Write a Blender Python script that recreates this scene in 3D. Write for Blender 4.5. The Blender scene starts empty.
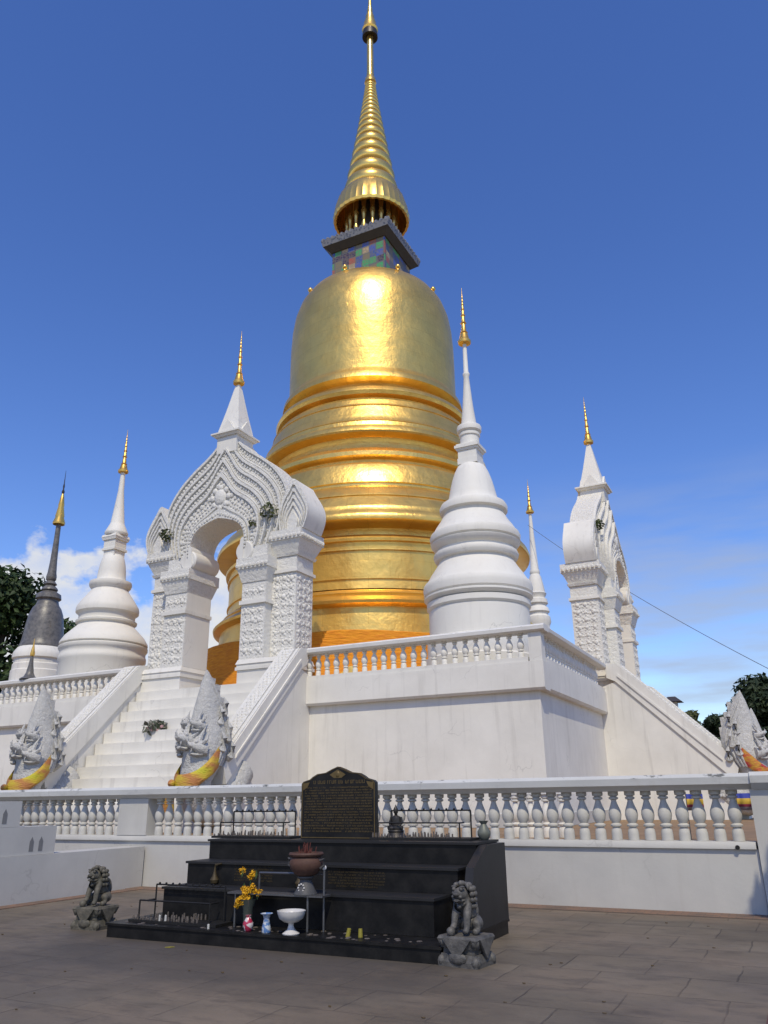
import bpy, bmesh, math, random
from math import sin, cos, pi, radians as rad, sqrt
from mathutils import Vector, Matrix
C = bpy.context.scene.collection
SC = bpy.context.scene
rnd = random.Random(7)

# ------------------------------------------------------------------ helpers
class MB:
    """collects faces, then links them as ONE mesh object"""
    def __init__(s): s.v = []; s.f = []
    def add(s, vs, fs):
        n = len(s.v); s.v += [tuple(p) for p in vs]; s.f += [tuple(i + n for i in f) for f in fs]; return s
    def box(s, x0, x1, y0, y1, z0, z1):
        vs = [(x, y, z) for z in (z0, z1) for y in (y0, y1) for x in (x0, x1)]
        return s.add(vs, [(0, 2, 3, 1), (4, 5, 7, 6), (0, 1, 5, 4), (2, 6, 7, 3), (0, 4, 6, 2), (1, 3, 7, 5)])
    def taper(s, cx, cy, z0, z1, a0, b0, a1, b1):
        vs = [(cx + i * a0, cy + j * b0, z0) for j in (-1, 1) for i in (-1, 1)] + [(cx + i * a1, cy + j * b1, z1) for j in (-1, 1) for i in (-1, 1)]
        return s.add(vs, [(0, 2, 3, 1), (4, 5, 7, 6), (0, 1, 5, 4), (2, 6, 7, 3), (0, 4, 6, 2), (1, 3, 7, 5)])
    def lathe(s, prof, cx=0, cy=0, cz=0, n=32, sx=1, sy=1):
        vs = []; fs = []
        for r, z in prof:
            for k in range(n):
                a = 2 * pi * k / n; vs.append((cx + r * sx * cos(a), cy + r * sy * sin(a), cz + z))
        m = len(prof)
        for i in range(m - 1):
            for k in range(n):
                k2 = (k + 1) % n
                fs.append((i * n + k, i * n + k2, (i + 1) * n + k2, (i + 1) * n + k))
        fs.append(tuple(range(n))); fs.append(tuple((m - 1) * n + k for k in range(n)))
        return s.add(vs, fs)
    def tube(s, pts, r, n=8, ry=None):
        """tapered tube along points; r number or list"""
        P = [Vector(p) for p in pts]; m = len(P)
        R = r if isinstance(r, (list, tuple)) else [r] * m
        up = Vector((0, 0, 1)); vs = []; fs = []
        for i in range(m):
            t = (P[min(i + 1, m - 1)] - P[max(i - 1, 0)]).normalized()
            a = t.cross(up)
            if a.length < .1: a = t.cross(Vector((0, 1, 0)))
            a.normalize(); b = a.cross(t)
            for k in range(n):
                w = 2 * pi * k / n
                vs.append(P[i] + a * R[i] * cos(w) + b * R[i] * (ry or 1) * sin(w))
        for i in range(m - 1):
            for k in range(n):
                k2 = (k + 1) % n; fs.append((i * n + k, i * n + k2, (i + 1) * n + k2, (i + 1) * n + k))
        fs.append(tuple(range(n))); fs.append(tuple((m - 1) * n + k for k in range(n)))
        return s.add(vs, fs)
    def ball(s, c, r, n=10, m=6, sc=(1, 1, 1), rot=None):
        vs = []; fs = []
        for i in range(m + 1):
            ph = pi * i / m - pi / 2
            for k in range(n):
                a = 2 * pi * k / n
                p = Vector((cos(ph) * cos(a) * sc[0], cos(ph) * sin(a) * sc[1], sin(ph) * sc[2])) * r
                if rot: p = rot @ p
                vs.append(p + Vector(c))
        for i in range(m):
            for k in range(n):
                k2 = (k + 1) % n; fs.append((i * n + k, i * n + k2, (i + 1) * n + k2, (i + 1) * n + k))
        return s.add(vs, fs)
    def prism(s, pts, y0, y1):
        """polygon in x,z pushed along y"""
        n = len(pts); vs = [(x, y0, z) for x, z in pts] + [(x, y1, z) for x, z in pts]
        fs = [tuple(range(n))[::-1], tuple(range(n, 2 * n))] + [(i, (i + 1) % n, (i + 1) % n + n, i + n) for i in range(n)]
        return s.add(vs, fs)
    def prism_x(s, pts, x0, x1):
        n = len(pts); vs = [(x0, y, z) for y, z in pts] + [(x1, y, z) for y, z in pts]
        fs = [tuple(range(n)), tuple(range(n, 2 * n))[::-1]] + [(i, i + n, (i + 1) % n + n, (i + 1) % n) for i in range(n)]
        return s.add(vs, fs)
    def prism_z(s, pts, z0, z1):
        n = len(pts); vs = [(x, y, z0) for x, y in pts] + [(x, y, z1) for x, y in pts]
        fs = [tuple(range(n))[::-1], tuple(range(n, 2 * n))] + [(i, (i + 1) % n, (i + 1) % n + n, i + n) for i in range(n)]
        return s.add(vs, fs)
    def strip(s, A, B, y0, y1):
        """solid band between two curves (x,z lists of equal length), y0 front, y1 back"""
        n = len(A); vs = [(x, y0, z) for x, z in A] + [(x, y0, z) for x, z in B] + [(x, y1, z) for x, z in A] + [(x, y1, z) for x, z in B]
        fs = []
        for i in range(n - 1):
            fs += [(i, i + 1, n + i + 1, n + i), (2 * n + i + 1, 2 * n + i, 3 * n + i, 3 * n + i + 1),
                   (n + i, n + i + 1, 3 * n + i + 1, 3 * n + i), (i + 1, i, 2 * n + i, 2 * n + i + 1)]
        fs += [(0, n, 3 * n, 2 * n), (2 * n - 1, n - 1, 3 * n - 1, 4 * n - 1)]
        return s.add(vs, fs)
    def xf(s, M):
        s.v = [tuple(M @ Vector(p)) for p in s.v]; return s
    def mesh(s, name, mat, smooth=40):
        me = bpy.data.meshes.new(name); me.from_pydata(s.v, [], s.f); me.update()
        bm = bmesh.new(); bm.from_mesh(me); bmesh.ops.recalc_face_normals(bm, faces=bm.faces); bm.to_mesh(me); bm.free()
        me.materials.append(mat)
        if smooth:
            me.polygons.foreach_set('use_smooth', [True] * len(me.polygons)); me.set_sharp_from_angle(angle=rad(smooth))
        return me
    def build(s, name, mat, parent=None, smooth=40, loc=None, label=None):
        o = bpy.data.objects.new(name, s.mesh(name, mat, smooth)); C.objects.link(o)
        if parent: o.parent = parent
        if loc: o.location = loc
        if label: o['label'] = label
        return o

def tag(o, label=None, cat=None, group=None, kind=None):
    if label: o['label'] = label
    if cat: o['category'] = cat
    if group: o['group'] = group
    if kind: o['kind'] = kind
    return o
def thing(name, label, cat, loc=(0, 0, 0), rz=0, group=None):
    o = bpy.data.objects.new(name, None); o.empty_display_size = .2; C.objects.link(o)
    o.location = loc; o.rotation_euler = (0, 0, rz); return tag(o, label, cat, group)
def dup(o, loc=None, rz=None, label=None, parent=None, scale=None):
    c = o.copy(); C.objects.link(c)
    if parent: c.parent = parent
    for ch in list(o.children): dup(ch, parent=c)
    if loc: c.location = loc
    if rz is not None: c.rotation_euler = (0, 0, rz)
    if label: c['label'] = label
    if scale: c.scale = scale
    return c
def part_copy(o, loc, parent):
    c = o.copy(); C.objects.link(c); c.parent = parent; c.location = loc
    if o.name.startswith('baluster'): c.rotation_euler = (rnd.gauss(0, .008), rnd.gauss(0, .012), rnd.uniform(0, 6.28)); k_ = rnd.uniform(.965, 1.03); c.scale = (k_, k_, 1)
    return c

# ------------------------------------------------------------------ materials
class NT:
    def __init__(s, name):
        s.m = bpy.data.materials.new(name); s.m.use_nodes = True; s.t = s.m.node_tree; s.t.nodes.clear()
        s.out = s.n('ShaderNodeOutputMaterial'); s.b = s.n('ShaderNodeBsdfPrincipled'); s.l(s.b.outputs[0], s.out.inputs[0])
        s.co = s.n('ShaderNodeTexCoord').outputs['Object']
    def n(s, k, **kw):
        o = s.t.nodes.new(k)
        for a, b in kw.items(): setattr(o, a, b)
        return o
    def l(s, a, b): s.t.links.new(a, b)
    def mapping(s, sc=(1, 1, 1), src=None):
        m = s.n('ShaderNodeMapping'); m.inputs['Scale'].default_value = sc; s.l(src or s.co, m.inputs[0]); return m.outputs[0]
    def noise(s, scale, detail=6, rough=.6, vec=None):
        q = s.n('ShaderNodeTexNoise'); q.inputs['Scale'].default_value = scale; q.inputs['Detail'].default_value = detail; q.inputs['Roughness'].default_value = rough
        s.l(vec or s.co, q.inputs['Vector']); return q.outputs['Fac']
    def ramp(s, fac, stops):
        r = s.n('ShaderNodeValToRGB'); e = r.color_ramp.elements
        while len(e) < len(stops): e.new(.5)
        for i, (p, c) in enumerate(stops): e[i].position = p; e[i].color = (*c, 1) if len(c) == 3 else c
        s.l(fac, r.inputs[0]); return r.outputs[0]
    def math(s, op, a, b=None, c=None):
        q = s.n('ShaderNodeMath', operation=op)
        for i, x in enumerate((a, b, c)):
            if x is None: continue
            if isinstance(x, (int, float)): q.inputs[i].default_value = x
            else: s.l(x, q.inputs[i])
        return q.outputs[0]
    def mix(s, fac, a, b, mode='MIX'):
        q = s.n('ShaderNodeMix', data_type='RGBA', blend_type=mode)
        for i, x in ((0, fac), (6, a), (7, b)):
            if isinstance(x, (int, float)): q.inputs[i].default_value = x
            elif isinstance(x, tuple): q.inputs[i].default_value = (*x, 1)
            else: s.l(x, q.inputs[i])
        return q.outputs[2]
    def bump(s, h, strength=.3, dist=.02, prev=None):
        q = s.n('ShaderNodeBump'); q.inputs['Strength'].default_value = strength; q.inputs['Distance'].default_value = dist
        s.l(h, q.inputs['Height'])
        if prev: s.l(prev, q.inputs['Normal'])
        return q.outputs[0]
    def set(s, col=None, rough=None, metal=None, nor=None, spec=None):
        for k, x in (('Base Color', col), ('Roughness', rough), ('Metallic', metal), ('Normal', nor), ('Specular IOR Level', spec)):
            if x is None: continue
            if isinstance(x, (int, float)): s.b.inputs[k].default_value = x
            elif isinstance(x, tuple): s.b.inputs[k].default_value = (*x, 1)
            else: s.l(x, s.b.inputs[k])
        return s.m

def paint(name, base=(.76, .737, .675), dark=(.5, .48, .43), amount=.35, streak=.25, stain=None, carved=0, carve_scale=6):
    t = NT(name)
    big = t.ramp(t.noise(.6, 8, .65), [(.38, (0, 0, 0)), (.72, (1, 1, 1))])
    col = t.mix(t.math('MULTIPLY', big, amount), base, dark)
    st = t.ramp(t.noise(1.0, 5, .6, t.mapping((5, 5, .35))), [(.55, (0, 0, 0)), (.75, (1, 1, 1))])
    col = t.mix(t.math('MULTIPLY', st, streak), col, (.42, .4, .36))
    fine = t.ramp(t.noise(14, 6, .7), [(.62, (0, 0, 0)), (.74, (1, 1, 1))])
    col = t.mix(t.math('MULTIPLY', fine, .18), col, (.4, .38, .34))
    if stain:                       # black mildew that grows on upward faces and edges
        g = t.n('ShaderNodeNewGeometry'); sx = t.n('ShaderNodeSeparateXYZ'); t.l(g.outputs['Normal'], sx.inputs[0])
        up = t.ramp(sx.outputs['Z'], [(.15, (.12, .12, .12)), (.6, (1, 1, 1))])
        bl = t.ramp(t.noise(2.6, 8, .72, t.mapping((1, 1, 2.5))), [(.57, (0, 0, 0)), (.63, (1, 1, 1))])
        col = t.mix(t.math('MULTIPLY', t.math('MULTIPLY', up, bl), stain), col, (.06, .065, .06))
    v_ = t.n('ShaderNodeTexVoronoi', feature='DISTANCE_TO_EDGE'); v_.inputs['Scale'].default_value = .55
    wv = t.n('ShaderNodeTexNoise'); wv.inputs['Scale'].default_value = 2.5; wv.inputs['Detail'].default_value = 6; t.l(t.co, wv.inputs['Vector'])
    wa = t.n('ShaderNodeVectorMath', operation='MULTIPLY_ADD'); t.l(wv.outputs['Color'], wa.inputs[0]); wa.inputs[1].default_value = (.7, .7, .7); t.l(t.co, wa.inputs[2]); t.l(wa.outputs[0], v_.inputs['Vector'])
    ck = t.math('MULTIPLY', t.ramp(v_.outputs['Distance'], [(.002, (1, 1, 1)), (.008, (0, 0, 0))]), t.ramp(t.noise(.9, 3, .5), [(.52, (0, 0, 0)), (.62, (1, 1, 1))]))
    col = t.mix(t.math('MULTIPLY', ck, .3), col, (.25, .24, .22))
    nor = t.bump(t.noise(22, 5, .6), .25, .006)
    nor = t.bump(t.noise(1.3, 4, .5), .3, .03, nor)
    if carved:
        v = t.n('ShaderNodeTexVoronoi', feature='SMOOTH_F1'); v.inputs['Scale'].default_value = carve_scale; t.l(t.co, v.inputs['Vector'])
        v2 = t.n('ShaderNodeTexVoronoi', feature='DISTANCE_TO_EDGE'); v2.inputs['Scale'].default_value = carve_scale * 1.7; t.l(t.co, v2.inputs['Vector'])
        h = t.math('ADD', t.math('MULTIPLY', v.outputs['Distance'], -1.0), t.math('MULTIPLY', t.ramp(v2.outputs['Distance'], [(.02, (0, 0, 0)), (.12, (1, 1, 1))]), .35))
        nor = t.bump(h, carved, .05, nor)
        pit = t.ramp(v2.outputs['Distance'], [(.0, (1, 1, 1)), (.05, (0, 0, 0))])
        col = t.mix(t.math('MULTIPLY', pit, .25), col, (.33, .32, .29))
    return t.set(col, .62, 0, nor, .3)

M = {}
M['white'] = paint('white_paint', amount=.42, streak=.42)
M['white_clean'] = paint('white_clean_paint', amount=.22, streak=.14)
M['white_grey'] = paint('grey_white_paint', base=(.54, .528, .49), dark=(.36, .355, .34), amount=.5, streak=.3)  # greyer base than the other white paints, mottled and streaked
M['white_rail'] = paint('mildewed_rail_paint', base=(.58, .585, .57), dark=(.36, .365, .355), amount=.45, stain=.85)
M['white_rail_hi'] = paint('upper_rail_paint', base=(.72, .705, .66), dark=(.5, .5, .49), amount=.4, stain=.3)
M['white_carved'] = paint('carved_stucco', base=(.78, .76, .7), amount=.25, streak=.12, carved=.7, carve_scale=8)
M['white_carved_fine'] = paint('finely_carved_stucco', base=(.77, .75, .69), amount=.25, streak=.12, carved=.45, carve_scale=10)
M['white_chedi'] = paint('lime_washed_plaster', base=(.76, .74, .675), dark=(.6, .55, .46), amount=.35, streak=.22)
M['naga'] = paint('weathered_shade_grey_stucco', base=(.56, .55, .52), dark=(.36, .36, .345), amount=.75, streak=.4, stain=.5, carved=.55, carve_scale=9)  # weathered stucco; base also greyed as shade for the left naga

def gold(name, base=(.95, .625, .165), rough=(.28, .46), sheets=True, bumpy=.55, tarn=.42):
    t = NT(name)
    sp = t.n('ShaderNodeSeparateXYZ'); t.l(t.co, sp.inputs[0])
    ang = t.math('MULTIPLY', t.math('ARCTAN2', sp.outputs[1], sp.outputs[0]), 5.0)
    cx = t.n('ShaderNodeCombineXYZ'); t.l(ang, cx.inputs[0]); t.l(sp.outputs[2], cx.inputs[1])
    r = t.n('ShaderNodeMapRange'); t.l(t.noise(.9, 6, .6), r.inputs[0]); r.inputs[3].default_value = rough[0] - .04; r.inputs[4].default_value = rough[1] + .04
    nor = t.bump(t.noise(1.6, 4, .55), bumpy, .06)
    nor = t.bump(t.noise(7, 5, .6, t.mapping((1, 1, .6))), bumpy * .7, .02, nor)
    col = t.mix(t.math('MULTIPLY', t.ramp(t.noise(.8, 8, .7), [(.42, (0, 0, 0)), (.7, (1, 1, 1))]), tarn), base, (base[0] * .72, base[1] * .62, base[2] * .5))
    if sheets:
        b = t.n('ShaderNodeTexBrick'); t.l(cx.outputs[0], b.inputs['Vector'])
        b.inputs['Scale'].default_value = 1; b.inputs['Brick Width'].default_value = 1.25; b.inputs['Row Height'].default_value = .62; b.inputs['Mortar Size'].default_value = .012
        b.inputs['Color1'].default_value = (1, 1, 1, 1); b.inputs['Color2'].default_value = (.86, .86, .84, 1); b.inputs['Mortar'].default_value = (.75, .7, .6, 1)
        col = t.mix(.55, col, b.outputs['Color'], 'MULTIPLY')
        nor = t.bump(b.outputs['Fac'], .15, -.012, nor)
    return t.set(col, r.outputs[0], .86, nor)
M['gold'] = gold('gilded_copper_sheet')
M['gold_trim'] = gold('gilded_trim', sheets=False, bumpy=.15, rough=(.22, .36))
M['gold_small'] = gold('gilded_finial', base=(.85, .53, .13), sheets=False, bumpy=.2, rough=(.3, .42))

def simple(name, col, rough=.6, metal=0, var=.35, scale=6, bump=.2, spec=.4, dark=None):
    t = NT(name); d = dark or tuple(c * .55 for c in col)
    c = t.mix(t.math('MULTIPLY', t.ramp(t.noise(scale, 7, .65), [(.38, (0, 0, 0)), (.68, (1, 1, 1))]), var), col, d)
    return t.set(c, rough, metal, t.bump(t.noise(scale * 4, 5, .6), bump, .008), spec)
M['orange'] = None
t = NT('saffron_cloth')
w = t.noise(3, 4, .5, t.mapping((1, 1, 6)))
t.set(t.mix(t.ramp(w, [(.35, (0, 0, 0)), (.7, (1, 1, 1))]), (.82, .33, .012), (.68, .22, .008)), .75, 0, t.bump(w, .5, .08))
M['orange'] = t.m
M['bronze'] = simple('dark_grey_stone_bell', (.17, .16, .145), .38, 0, .8, 5, .8, .5, (.05, .05, .048))
M['bronze_dark'] = simple('dark_bronze', (.06, .055, .05), .45, .6, .5, 8)
M['black'] = simple('black_soot_granite', (.007, .007, .0075), .4, 0, .8, 5, .15, .22, (.022, .021, .02))
M['black_side'] = simple('black_granite_side', (.022, .022, .023), .5, 0, .5, 3.5, .15, .3, (.012, .012, .012))
M['iron'] = simple('black_iron', (.022, .021, .02), .55, .3, .5, 14)
M['steel'] = simple('grey_steel', (.16, .16, .165), .4, .7, .4, 10)
M['wax'] = simple('dark_candle_wax', (.07, .06, .055), .5, 0, .8, 30, .6, .4, (.2, .17, .14))
M['lion'] = simple('weathered_cast_stone', (.13, .122, .11), .55, 0, .85, 8, .9, .5, (.035, .035, .034))
M['lion_mossy'] = simple('mossy_cast_stone', (.14, .125, .095), .65, 0, .85, 8, .9, .4, (.04, .042, .033))
M['terracotta'] = simple('terracotta', (.1, .05, .035), .7, 0, .7, 12, .4)
M['grey_stone'] = simple('grey_stone', (.08, .08, .083), .6, 0, .5, 14)
M['incense'] = simple('red_incense_stick', (.13, .035, .025), .8, 0, .5, 30)
M['ash'] = simple('incense_ash', (.22, .2, .18), .9, 0, .5, 30)
M['porcelain'] = simple('white_porcelain', (.62, .6, .57), .25, 0, .25, 10, .05)
t = NT('pink_floral_porcelain'); t.set(t.ramp(t.noise(22, 2, .5), [(.44, (.6, .56, .55)), (.52, (.4, .03, .07))]), .25); M['pinkvase'] = t.m
t = NT('blue_floral_porcelain'); t.set(t.ramp(t.noise(26, 2, .5), [(.46, (.5, .54, .58)), (.56, (.1, .2, .42))]), .25); M['bluevase'] = t.m
M['glass'] = simple('green_grey_glass', (.06, .07, .06), .12, 0, .4, 12, .05, .6)
M['marigold'] = simple('yellow_petals', (.72, .42, .015), .7, 0, .6, 40, .6, .3, (.55, .2, .01))
M['stem'] = simple('green_stem', (.05, .09, .03), .7)
M['yellowwax'] = simple('yellow_wax', (.3, .26, .04), .5)
M['whitewax'] = simple('white_wax', (.55, .54, .5), .5)
M['letter'] = simple('gilt_lettering', (.15, .105, .04), .5, .3, .6, 30)
M['letter_dim'] = simple('worn_gilt_lettering', (.075, .055, .025), .6, .2, .7, 30)
M['brown_cap'] = simple('dark_roof_tile', (.05, .045, .05), .6)
M['cable'] = simple('black_cable', (.12, .13, .16), .6)

def leaf_mat(name, a, b):
    t = NT(name); g = t.n('ShaderNodeNewGeometry')
    c = t.ramp(g.outputs['Random Per Island'], [(0, a), (1, b)])
    c = t.mix(t.math('MULTIPLY', t.ramp(t.noise(.35, 3, .5), [(.4, (0, 0, 0)), (.65, (1, 1, 1))]), .5), c, tuple(x * .45 for x in a))
    return t.set(c, .6, 0, None, .25)
M['leaf_dark'] = leaf_mat('dark_leaves', (.022, .045, .014), (.06, .095, .025))
M['leaf_right'] = leaf_mat('deep_green_leaves', (.016, .03, .014), (.04, .06, .024))
M['leaf_small'] = leaf_mat('dry_green_leaves', (.05, .07, .02), (.12, .13, .05))
M['leaf_pot'] = leaf_mat('pot_leaves', (.06, .085, .05), (.22, .2, .16))
M['bark'] = simple('bark', (.09, .07, .05), .9, 0, .6, 5, .8)

def sash_mat(name, cols, vec=(0, 0, 1), scale=1.1):
    t = NT(name)
    n = len(cols)
    w = t.noise(scale, 2, .4, t.mapping((2.5, 2.5, 5)))
    st = [(.3 + .4 * i / max(n - 1, 1), c) for i, c in enumerate(cols)]
    return t.set(t.ramp(w, st), .7, 0, t.bump(t.noise(5, 3, .5, t.mapping((2, 2, 9))), .6, .04))
M['sash_yellow'] = sash_mat('yellow_orange_cloth', [(.55, .5, .03), (.6, .42, .04), (.5, .22, .06), (.45, .17, .06)])
M['sash_red'] = sash_mat('red_yellow_cloth', [(.42, .02, .05), (.42, .03, .04), (.55, .3, .03), (.5, .1, .04)])
M['sash_green'] = sash_mat('green_red_cloth', [(.02, .16, .06), (.03, .2, .1), (.3, .02, .03)])
# mosaic
t = NT('coloured_glass_mosaic')
v = t.n('ShaderNodeTexVoronoi', distance='CHEBYCHEV'); v.inputs['Scale'].default_value = 2.5; v.inputs['Randomness'].default_value = .25; t.l(t.co, v.inputs['Vector'])
sp = t.n('ShaderNodeSeparateColor'); t.l(v.outputs['Color'], sp.inputs[0])
col = t.n('ShaderNodeValToRGB'); col.color_ramp.interpolation = 'CONSTANT'; e = col.color_ramp.elements
pal = [(0, (.05, .1, .42)), (.18, (.05, .34, .12)), (.36, (.45, .34, .2)), (.5, (.38, .09, .05)), (.62, (.2, .17, .1)), (.76, (.04, .09, .3)), (.88, (.05, .03, .07))]
while len(e) < len(pal): e.new(.5)
for i, (p, c_) in enumerate(pal): e[i].position = p; e[i].color = (*c_, 1)
t.l(sp.outputs[0], col.inputs[0])
v3 = t.n('ShaderNodeTexVoronoi'); v3.inputs['Scale'].default_value = 9; t.l(t.co, v3.inputs['Vector'])
c2 = t.mix(t.ramp(v3.outputs['Distance'], [(.3, (0, 0, 0)), (.55, (.5, .5, .5))]), col.outputs[0], (.2, .17, .1))
c2 = t.mix(t.ramp(v.outputs['Distance'], [(.42, (0, 0, 0)), (.5, (1, 1, 1))]), c2, (.14, .14, .13))
t.set(c2, .35); M['mosaic'] = t.m
t = NT('silver_mosaic_edge')
v = t.n('ShaderNodeTexVoronoi'); v.inputs['Scale'].default_value = 8; t.l(t.co, v.inputs['Vector'])
t.set(t.ramp(v.outputs['Distance'], [(.2, (.06, .07, .1)), (.5, (.2, .2, .21))]), .45); M['mosaic_edge'] = t.m
M['slab'] = simple('dark_slab', (.055, .05, .045), .6, 0, .4, 4)
# ground: stamped pavers
t = NT('stamped_grey_pavers')
mp = t.n('ShaderNodeMapping'); mp.inputs['Rotation'].default_value = (0, 0, rad(0)); t.l(t.co, mp.inputs[0])
nz = t.n('ShaderNodeTexNoise'); nz.inputs['Scale'].default_value = 2.2; t.l(t.co, nz.inputs['Vector'])
vadd = t.n('ShaderNodeVectorMath', operation='MULTIPLY_ADD'); t.l(nz.outputs['Color'], vadd.inputs[0]); vadd.inputs[1].default_value = (.05, .05, .05); t.l(mp.outputs[0], vadd.inputs[2])
b = t.n('ShaderNodeTexBrick'); t.l(vadd.outputs[0], b.inputs['Vector']); b.inputs['Scale'].default_value = 1
b.inputs['Brick Width'].default_value = .82; b.inputs['Row Height'].default_value = .8; b.inputs['Mortar Size'].default_value = .013; b.inputs['Mortar Smooth'].default_value = .9
b.inputs['Color1'].default_value = (.2, .165, .12, 1); b.inputs['Color2'].default_value = (.145, .121, .089, 1); b.inputs['Mortar'].default_value = (.165, .138, .1, 1)
soot = t.ramp(t.noise(.55, 8, .65), [(.36, (0, 0, 0)), (.68, (1, 1, 1))])
jm = t.math('MULTIPLY', b.outputs['Fac'], t.ramp(t.noise(1.5, 5, .7), [(.36, (.1, .1, .1)), (.54, (1, 1, 1))]))
col = t.mix(t.math('MULTIPLY', jm, .95), b.outputs['Color'], (.05, .043, .036))
col = t.mix(t.math('MULTIPLY', soot, .75), col, (.09, .074, .058))
warm = t.ramp(t.noise(.3, 5, .6, t.mapping((1, 1.6, 1))), [(.45, (0, 0, 0)), (.7, (1, 1, 1))])
col = t.mix(t.math('MULTIPLY', warm, .6), col, (.27, .205, .145))
# soot and dripped wax round the altar: a stain with a shape of its own
sp = t.n('ShaderNodeSeparateXYZ'); t.l(t.co, sp.inputs[0])
dx = t.math('DIVIDE', t.math('ADD', sp.outputs[0], 6.0), 3.6); dy = t.math('DIVIDE', t.math('ADD', sp.outputs[1], -8.0), 1.9)
dd = t.math('SQRT', t.math('ADD', t.math('MULTIPLY', dx, dx), t.math('MULTIPLY', dy, dy)))
dd = t.math('ADD', dd, t.math('MULTIPLY', t.math('SUBTRACT', t.noise(1.3, 6, .65), .5), .9))
col = t.mix(t.math('MULTIPLY', t.ramp(dd, [(.55, (1, 1, 1)), (1.15, (0, 0, 0))]), .72), col, (.06, .054, .048))
sp_ = t.ramp(t.noise(9, 6, .75), [(.58, (0, 0, 0)), (.7, (1, 1, 1))])
col = t.mix(t.math('MULTIPLY', sp_, .3), col, (.05, .046, .042))
wood = t.noise(2, 5, .6, t.mapping((2, 14, 2)))
sk = t.ramp(t.noise(1.6, 8, .72, t.mapping((1, 2.6, 1))), [(.5, (0, 0, 0)), (.66, (1, 1, 1))])
col = t.mix(t.math('MULTIPLY', sk, .6), col, (.07, .058, .048))
dm = t.n('ShaderNodeMapRange'); t.l(t.math('ADD', sp.outputs[1], t.math('MULTIPLY', t.noise(1.1, 7, .72), 2.4)), dm.inputs[0]); dm.inputs[1].default_value = 13.6; dm.inputs[2].default_value = 14.6
col = t.mix(t.math('MULTIPLY', dm.outputs[0], .65), col, (.22, .15, .1))
nor = t.bump(jm, .5, -.012); nor = t.bump(wood, .2, .01, nor); nor = t.bump(t.noise(30, 5, .7), .3, .006, nor)
t.set(col, t.ramp(t.noise(1.2, 5, .6), [(.3, (.5, .5, .5)), (.7, (.75, .75, .75))]), 0, nor, .3); M['ground'] = t.m
M['yard'] = simple('ochre_yard_tile', (.3, .19, .1), .8, 0, .6, 1.5, .3)
t = NT('red_brick_strip'); b = t.n('ShaderNodeTexBrick'); t.l(t.co, b.inputs['Vector']); b.inputs['Scale'].default_value = 1
b.inputs['Brick Width'].default_value = .21; b.inputs['Row Height'].default_value = .1; b.inputs['Mortar Size'].default_value = .008
b.inputs['Color1'].default_value = (.27, .15, .09, 1); b.inputs['Color2'].default_value = (.2, .12, .08, 1); b.inputs['Mortar'].default_value = (.13, .1, .08, 1)
t.set(t.mix(t.ramp(t.noise(2, 7, .7), [(.4, (0, 0, 0)), (.7, (.8, .8, .8))]), b.outputs['Color'], (.09, .075, .06)), .85, 0, t.bump(b.outputs['Fac'], .4, -.008)); M['brick'] = t.m
M['redpath'] = simple('dark_red_paving', (.13, .055, .05), .8, 0, .5, 5)
t = NT('striped_flag'); sp = t.n('ShaderNodeSeparateXYZ'); t.l(t.co, sp.inputs[0])
r = t.n('ShaderNodeValToRGB'); r.color_ramp.interpolation = 'CONSTANT'; e = r.color_ramp.elements
for _ in range(3): e.new(.5)
for i, (p, c_) in enumerate([(0, (.5, .42, .42)), (.2, (.4, .06, .1)), (.36, (.6, .4, .05)), (.7, (.03, .05, .3)), (1, (.03, .05, .3))]): e[i].position = p; e[i].color = (*c_, 1)
mr = t.n('ShaderNodeMapRange'); t.l(sp.outputs[2], mr.inputs[0]); mr.inputs[1].default_value = 0; mr.inputs[2].default_value = .26; t.l(mr.outputs[0], r.inputs[0])
t.set(r.outputs[0], .7); M['flag'] = t.m

# ------------------------------------------------------------------ camera
F_PX, PITCH, ROLL, YAW = 787.6, rad(20.062), rad(-.709), rad(26.575)
ex = Vector((cos(YAW), sin(YAW), 0)); ey = Vector((-sin(YAW), cos(YAW), 0)); ez = Vector((0, 0, 1))
fwd = ey * cos(PITCH) + ez * sin(PITCH); up0 = -ey * sin(PITCH) + ez * cos(PITCH)
rt = ex * cos(ROLL) + up0 * sin(ROLL); upv = -ex * sin(ROLL) + up0 * cos(ROLL)
cam = bpy.data.cameras.new('camera'); co = bpy.data.objects.new('camera', cam); C.objects.link(co)
cam.sensor_fit = 'AUTO'; cam.sensor_width = 36; cam.lens = F_PX / 1024 * 36; cam.clip_end = 4000
mw = Matrix((rt, upv, -fwd)).transposed().to_4x4(); mw.translation = (0, 0, 1.6); co.matrix_world = mw
SC.camera = co

# ------------------------------------------------------------------ light and sky
EL = rad(52); B = rad(27.5)                         # the sun stands behind the camera
to_sun = Vector((sin(B) * cos(EL), -cos(B) * cos(EL), sin(EL)))
sun = bpy.data.lights.new('sun', 'SUN'); so = bpy.data.objects.new('sun', sun); C.objects.link(so)
sun.energy = 3.6; sun.angle = rad(.53); sun.color = (1, .9, .7)
so.rotation_euler = to_sun.to_track_quat('Z', 'Y').to_euler()
W = bpy.data.worlds.new('World'); SC.world = W; W.use_nodes = True; nt = W.node_tree; nt.nodes.clear()
def wn(k, **kw):
    o = nt.nodes.new(k)
    for a, b_ in kw.items(): setattr(o, a, b_)
    return o
wout = wn('ShaderNodeOutputWorld'); bg = wn('ShaderNodeBackground'); nt.links.new(bg.outputs[0], wout.inputs[0])
sky = wn('ShaderNodeTexSky', sky_type='NISHITA'); sky.sun_disc = False; sky.sun_elevation = EL; sky.sun_rotation = math.atan2(to_sun.x, to_sun.y)
sky.air_density = 1.0; sky.dust_density = .3; sky.ozone_density = 3.0; sky.altitude = 300
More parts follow.
